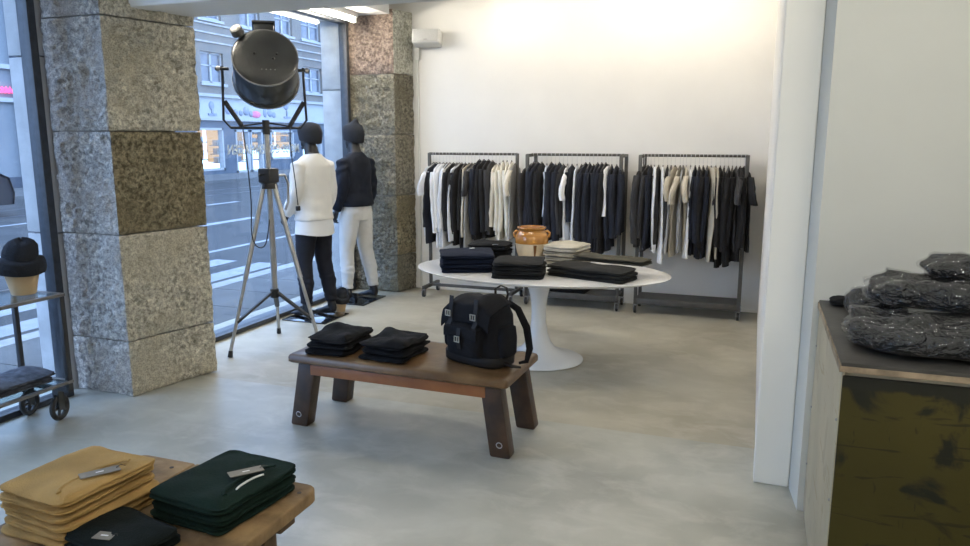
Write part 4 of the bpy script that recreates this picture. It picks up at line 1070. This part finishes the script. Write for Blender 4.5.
# yoke: a U of strip steel square to the lamp axis
vd = Vector((sx_, sy_, 0)).normalized()                 # horizontal direction camera -> stand, lamp points along it
side = Vector((vd.y, -vd.x, 0))
C0 = Vector((sx_, sy_, 2.17)); HW = .30
yk = [C0 - side * HW + Vector((0, 0, .06)), C0 - side * HW + Vector((0, 0, -.02)), C0 - side * (HW + .01) + Vector((0, 0, -.34)), C0 - side * (HW - .04) + Vector((0, 0, -.40)),
      C0 + side * (HW - .04) + Vector((0, 0, -.40)), C0 + side * (HW + .01) + Vector((0, 0, -.34)), C0 + side * HW + Vector((0, 0, -.02)), C0 + side * HW + Vector((0, 0, .06))]
MB().tube(yk, .010, 8).build('yoke', mdk, sl)
for s in (-1, 1): MB().tube([C0 + side * s * (HW - .005) + Vector((0, 0, -.20)), C0 + side * s * (HW - .13) + Vector((0, 0, -.40))], .018, 8).build('yoke_brace', mdk, sl)
MB().tube([C0 - side * .17 + Vector((0, 0, -.385)), C0 + Vector((0, 0, -.36)), C0 + side * .17 + Vector((0, 0, -.385))], .007, 6).build('yoke_bow', mdk, sl)
MB().cyl((sx_, sy_, 1.72), (sx_, sy_, 1.83), .028, n=14).build('yoke_socket', mdk, sl)
# lamp drum, axis tipped down away from the room
tip = math.radians(27)
ax = (vd * math.cos(tip) - Vector((0, 0, math.sin(tip)))).normalized()
upd = side.cross(ax)
if upd.z < 0: upd = -upd
back = C0 + Vector((0, 0, .062)) - ax * .14 + side * .02
def drum(prof, n=48):
    return [[back + ax * a + (side * math.cos(2 * PI * k / n) + upd * math.sin(2 * PI * k / n)) * r for k in range(n)] for r, a in prof]
dr = MB().loft(drum([(.02, -.012), (.12, -.010), (.215, -.002), (.236, .008), (.242, .02), (.242, .30), (.250, .305), (.256, .315), (.256, .34), (.236, .345), (.226, .32), (.04, .18)])).build('lamp_drum', mblk, sl, smooth=35)
MB().loft(drum([(.2445, .008), (.2445, .02), (.2405, .02), (.2405, .008)], 48)).build('back_rim', mrim, dr)
MB().loft(drum([(.2585, .318), (.2585, .336), (.2545, .336), (.2545, .318)], 48)).build('front_rim', mrim, dr)
MB().loft(drum([(.222, .322), (.222, .328)], 40)).build('lens', glass('lens_glass', (.75, .8, .8), 1.5), dr)
ch_ = back + ax * .10 + upd * .235
def obox(c, a, b, d, mb=None):
    mb = mb or MB(); vs = []
    for k in (-1, 1):
        for j in (-1, 1):
            for i in (-1, 1): vs.append(c + side * a * i + ax * b * j + upd * d * k)
    return mb.add(vs, [(0, 2, 3, 1), (4, 5, 7, 6), (0, 1, 5, 4), (2, 6, 7, 3), (0, 4, 6, 2), (1, 3, 7, 5)])
obox(ch_ + upd * .03, .075, .075, .045).build('vent_chimney', mblk, dr, bevel=.01)
obox(ch_ + upd * .082, .086, .086, .010).build('vent_cap', mdk, dr, bevel=.004)
kp = back + ax * .02 - side * .185 + upd * .20
MB().cyl(kp, kp - ax * .05 - side * .02 + upd * .02, .05, .045, n=16).build('focus_knob', M('knob_grey', (.10, .10, .095), .5), dr, bevel=.006)
for a_, b_ in ((-.075, .02), (.085, .02), (.06, -.02)): MB().ball(back - ax * .012 + side * a_ + upd * b_, (.011, .011, .011), 10).build('back_screw', mdk, dr)
for k in range(4): MB().ball(back - ax * .008 + side * (-.03 + .032 * k) - upd * .115, (.005, .005, .005), 8).build('vent_stud', mrim, dr)
for s in (-1, 1):
    pv = C0 + side * s * (HW - .05) + Vector((0, 0, .04))
    MB().cyl(pv, pv + side * s * .10, .012, n=10).build('pivot_bolt', mdk, sl)
    MB().cyl(pv + side * s * .065, pv + side * s * .09, .022, n=10).build('wing_nut', mrim, sl)
# cables: one loop from the lamp down to the stand, one with a plug
def sag(pts, k=8):
    P = [Vector(p) for p in pts]; out = []
    for i in range(len(P) - 1):
        p0, p1, p2, p3 = P[max(i - 1, 0)], P[i], P[i + 1], P[min(i + 2, len(P) - 1)]
        for j in range(k):
            t = j / k; out.append(.5 * ((2 * p1) + (p2 - p0) * t + (2 * p0 - 5 * p1 + 4 * p2 - p3) * t * t + (3 * p1 - p0 - 3 * p2 + p3) * t ** 3))
    return out + [P[-1]]
YP = lambda x, y, dd=0.0: OX(x, y, sx_ + dd)
MB().tube(sag([YP(242, 122), YP(247, 160), YP(251, 200), YP(252, 235), YP(258, 247), YP(266, 243), YP(270, 215)]), .0045, 6).build('cable', mdk, sl)
cb2 = MB().tube(sag([YP(290, 128, .03), YP(291, 150, .03), YP(295, 180, .03), YP(298, 205, .03)]), .0045, 6).build('cable', mdk, sl)
pe = YP(298, 206, .03); MB().box(pe.x - .012, pe.x + .012, pe.y - .02, pe.y + .02, pe.z - .04, pe.z).build('plug', mdk, cb2, bevel=.004)

# ------------------------------------------------------------------ mannequins
mman = M('mannequin_black', (.012, .012, .014), .42, var=.1)
c_white = M('neoprene_white', (.72, .72, .70), .85, var=.02, bump=.1, bscale=120)
c_tee = M('undershirt_white', (.74, .76, .78), .9, var=.02, bump=.1, bscale=90)
c_navyj = M('denim_navy', (.007, .009, .017), .9, var=.2, bump=.25, bscale=150)
c_bomber = M('bomber_nylon', (.007, .010, .019), .7, var=.2, bump=.2, bscale=30, spec=.25)
c_chino = M('white_chino', (.62, .62, .60), .9, var=.03, bump=.15, bscale=90)
def chain(mb, pts, n=18):
    """pts: (pos, rx, ry) -> stack of flattened rings along the chain"""
    P = [Vector(p[0]) for p in pts]; rings = []
    for i, (p, rx, ry) in enumerate(pts):
        t = (P[min(i + 1, len(P) - 1)] - P[max(i - 1, 0)]).normalized()
        xs = Vector((1, 0, 0)); xs = (xs - t * xs.dot(t)).normalized(); ys = t.cross(xs)
        rings.append([P[i] + xs * rx * math.cos(2 * PI * k / n) + ys * ry * math.sin(2 * PI * k / n) for k in range(n)])
    mb.loft(rings)
    return mb
def grow(pts, d, i0=0, i1=None):
    return [(p, rx + d, ry + d) for p, rx, ry in pts[i0:i1]]
def mannequin(loc, facing, label, cfg):
    rz = math.atan2(facing[1], facing[0]) - PI / 2          # local +y is forward, +x the figure's right hand
    t = thing('mannequin', (loc[0], loc[1], loc[2]), rz, label, 'mannequin')
    fw = cfg['stride']; sp_ = cfg['spread']
    torso = [((0, -.005, .84), .150, .105), ((0, -.005, .93), .172, .118), ((0, 0, 1.02), .160, .108), ((0, .005, 1.12), .142, .098), ((0, .01, 1.24), .158, .110), ((0, .005, 1.36), .178, .118), ((0, -.005, 1.44), .172, .105), ((0, -.012, 1.50), .12, .075), ((0, -.005, 1.54), .068, .066), ((0, .010, 1.60), .060, .062), ((0, .018, 1.64), .05, .056)]
    legs = []
    for s, f_ in ((-1, fw[0]), (1, fw[1])):
        x0, x1 = s * .088, s * sp_
        legs.append([((x0, 0, .92), .088, .098), ((x0 + (x1 - x0) * .25, .012 + f_ * .2, .74), .080, .088), ((x0 + (x1 - x0) * .5, .022 + f_ * .45, .52), .056, .060), ((x0 + (x1 - x0) * .62, .008 + f_ * .62, .42), .055, .062), ((x0 + (x1 - x0) * .75, -.012 + f_ * .75, .33), .056, .064), ((x0 + (x1 - x0) * .95, -.02 + f_ * .95, .16), .038, .040), ((x1, -.022 + f_, .085), .036, .042)])
    arms = []
    for s, (el, wr) in ((-1, cfg['left']), (1, cfg['right'])):
        sh = Vector((s * .180, -.01, 1.425)); el = Vector(el); wr = Vector(wr)
        arms.append([((s * .12, -.008, 1.445), .050, .055), (sh, .055, .058), (sh.lerp(el, .4), .052, .054), (sh.lerp(el, .85), .044, .046), (el, .042, .044), (el.lerp(wr, .3), .043, .043), (el.lerp(wr, .75), .034, .034), (wr, .027, .030)])
    mb = MB(); chain(mb, torso)
    for l in legs: chain(mb, l)
    for a_ in arms: chain(mb, a_)
    # head: skull, jaw, nose, ears, brow; turned by yaw
    Rh = Matrix.Translation((0, .02, 1.68)) @ Matrix.Rotation(cfg['headyaw'], 4, 'Z')
    mb.ball((0, .0, .03), (.074, .092, .095), 20, T=Rh); mb.ball((0, .032, -.045), (.054, .058, .062), 16, T=Rh); mb.ball((0, .088, -.012), (.013, .020, .024), 10, T=Rh)
    mb.ball((0, .078, -.062), (.024, .014, .009), 10, T=Rh); mb.ball((0, .074, -.088), (.022, .02, .016), 10, T=Rh); mb.ball((0, .072, .022), (.05, .02, .012), 10, T=Rh)
    for s in (-1, 1): mb.ball((s * .074, -.005, -.01), (.010, .020, .032), 10, T=Rh)
    # feet with raised heel and toes
    for l in legs:
        ank = Vector(l[-1][0]); toe = 1
        chain(mb, [(ank + Vector((0, -.01, .02)), .034, .038), (ank + Vector((0, -.018, -.03)), .034, .040), (ank + Vector((0, -.02, -.062)), .028, .030)])
        mb.tube([ank + Vector((0, -.035, -.04)), ank + Vector((0, .03, -.035)), ank + Vector((0, .09, -.052)), ank + Vector((0, .135, -.064)), ank + Vector((0, .185, -.070))], [(.030, .034), (.036, .036), (.042, .026), (.043, .019), (.030, .013)], 14)
        for k in range(5): mb.tube([ank + Vector((-.03 + .015 * k, .165, -.069)), ank + Vector((-.03 + .015 * k, .205 - .006 * abs(k - 1.5), -.073))], [.010, .008], 8)
    # hands: palm, four fingers and a thumb
    for s, a_, cu in ((-1, arms[0], cfg['curl']), (1, arms[1], cfg['curl'])):
        el, wr = Vector(a_[4][0]), Vector(a_[-1][0]); d = (wr - el).normalized()
        fwd = Vector((0, 1, 0)); fwd = (fwd - d * fwd.dot(d)).normalized(); inn = d.cross(fwd) * (1 if d.cross(fwd).x * -s > 0 else -1)
        pc = wr + d * .05
        mb.tube([wr - d * .01, wr + d * .03, wr + d * .075, wr + d * .092], [(.026, .022), (.016, .036), (.015, .040), (.012, .036)], 14)
        for k in range(4):
            b0 = wr + d * .085 + fwd * (.030 - .020 * k); L_ = (.070, .080, .074, .058)[k]; c_ = cu * (1 + .12 * k)
            j1 = b0 + (d * math.cos(c_ * .5) + inn * math.sin(c_ * .5)) * L_ * .45; j2 = j1 + (d * math.cos(c_ * 1.3) + inn * math.sin(c_ * 1.3)) * L_ * .32; j3 = j2 + (d * math.cos(c_ * 2) + inn * math.sin(c_ * 2)) * L_ * .26
            mb.tube([b0, j1, j2, j3], [.0095, .0088, .0080, .0066], 8)
        b0 = wr + d * .022 + fwd * .026; mb.tube([b0, b0 + (d * .6 + fwd * .7 + inn * .25).normalized() * .038, b0 + (d * .85 + fwd * .45 + inn * .35).normalized() * .066, b0 + (d * .95 + fwd * .3 + inn * .4).normalized() * .084], [.013, .0105, .009, .007], 8)
    remeshed('body', mb, mman, t, voxel=.0062, smooth=2)
    # clothes follow the body
    tr = cfg['trousers']; mb = MB()
    chain(mb, grow(torso, .014, 0, 3))
    for l in legs:
        e = [.010, .014, .018, .017, .014, .018, .020]
        pts = [(p, rx + e[i], ry + e[i]) for i, (p, rx, ry) in enumerate(l[:-1])]
        last = Vector(l[-1][0]); prevp = Vector(l[-2][0]); pts.append((prevp.lerp(last, .45), l[-1][1] + .020, l[-1][2] + .020))
        chain(mb, pts)
    remeshed('trousers', mb, tr, t, voxel=.009, smooth=3, fold=lambda c, n: .0035 * math.sin(c.z * 58 + 7 * fbm(c * 6, 2)) * (1 if c.z < .4 else .3) * (.3 + abs(n.y)) + .006 * fbm(c * 8, 2))
    tp = cfg['top']; mb = MB(); hem = cfg['hem']
    e_ = cfg['ease']
    tor = [((0, -.005, hem - .005), .202 + cfg['wide'] * .5, .158), ((0, -.005, hem + .05), .187 + cfg['wide'], .146), ((0, .002, 1.12), .180 + cfg['wide'], .140), ((0, .006, 1.24), .180 + cfg['wide'], .138), ((0, .004, 1.36), .190 + e_ * .4, .138), ((0, -.005, 1.44), .186, .124), ((0, -.012, 1.50), .135, .092), ((0, -.006, 1.535), .078, .074)]
    chain(mb, tor, 26)
    for a_ in arms:
        pts = [(p, rx + cfg['ease'] * .8 + (.004 if i > 3 else 0), ry + cfg['ease'] * .8) for i, (p, rx, ry) in enumerate(a_)]
        pts[0] = (a_[0][0], .055, .06); pts[-1] = (Vector(a_[-2][0]).lerp(Vector(a_[-1][0]), .8), a_[-1][1] + .014, a_[-1][2] + .014)
        chain(mb, pts)
    tpo = remeshed('sweater' if cfg['under'] else 'bomber_jacket', mb, tp, t, voxel=.009, smooth=8, fold=lambda c, n: cfg['fold'] * math.sin(c.z * 48 + 5 * fbm(c * 5, 2)) * (.4 + .6 * (abs(c.x) > .17)) + .005 * fbm(c * 8, 2))
    if not cfg['under']:
        MB().loft([[(.192 * math.cos(2 * PI * k / 40), -.005 + .148 * math.sin(2 * PI * k / 40), z) for k in range(40)] for z in (hem - .012, hem + .0, hem + .045, hem + .055)]).build('hem_band', tp, tpo, local=True)
    if cfg['under']:
        rg = []
        for z, rx, ry in ((hem + .03, .182, .138), (hem - .02, .196, .146), (hem - .09, .203, .152), (hem - .14, .207, .156)):
            rg.append([(rx * math.cos(2 * PI * k / 48) * (1 + .012 * math.sin(5 * k * 2 * PI / 48)), -.005 + ry * math.sin(2 * PI * k / 48) * (1 + .012 * math.sin(4 * k * 2 * PI / 48)), z + (.012 * math.cos(2 * k * 2 * PI / 48) if z < hem - .1 else 0)) for k in range(48)])
        MB().loft(rg).build('t_shirt', c_tee, t, local=True)
    # knitted hat pulled over the skull
    hr = []
    for r_, z in ((.084, -.035), (.098, -.030), (.106, .02), (.110, .055), (.106, .085), (.090, .115), (.060, .138), (.022, .148)):
        hr.append([Rh @ Vector((r_ * .93 * math.cos(2 * PI * k / 32), -.012 + r_ * 1.10 * math.sin(2 * PI * k / 32), z + .018 * math.sin(2 * PI * k / 32) * (z < .1) + cfg['peak'] * max(0, (z - .1)) * (1 if True else 0))) for k in range(32)])
    if cfg['peak']:
        hr = hr[:-2] + [[Rh @ Vector((r2 * math.cos(2 * PI * k / 32), y2 + r2 * math.sin(2 * PI * k / 32), z2)) for k in range(32)] for r2, y2, z2 in ((.062, -.02, .142), (.040, -.03, .164), (.022, -.042, .184), (.005, -.05, .198))]
    MB().loft(hr).build('beanie', mbean, t, local=True, smooth=60)
    return t
mplate = M('black_glass_plate', (.012, .013, .015), .06, var=.1, coat=.4)
def plate(x0, x1, y0, y1, label):
    o = MB().box(x0, x1, y0, y1, -.006, .006).build('base_plate', mplate, None, bevel=.003)
    return tag(o, label, 'base plate', None)
plate(-4.15, -3.68, 5.78, 6.22, 'dark glossy base plate under the mannequin in white sweater')
plate(-4.14, -3.72, 6.58, 7.08, 'dark glossy base plate under the mannequin in white trousers')
mannequin((-3.93, 6.06, .008), (-.97, .25), 'black mannequin in white sweater and dark jeans facing the window',
          dict(stride=(.05, -.05), spread=.115, left=((-.215, -.01, 1.17), (-.20, .15, .97)), right=((.215, -.02, 1.17), (.21, .08, .95)), headyaw=.2, curl=.55,
               trousers=c_navyj, top=c_white, hem=.93, ease=.024, under=True, wide=.006, fold=.002, peak=0.0))
mannequin((-3.93, 6.86, .008), (-.97, .25), 'black mannequin in dark bomber jacket and white trousers facing the window',
          dict(stride=(.05, -.06), spread=.14, left=((-.22, -.03, 1.17), (-.215, .07, .94)), right=((.22, -.02, 1.17), (.215, .05, .95)), headyaw=.1, curl=.55,
               trousers=c_chino, top=c_bomber, hem=1.0, ease=.026, under=False, wide=.010, fold=.005, peak=1.0))
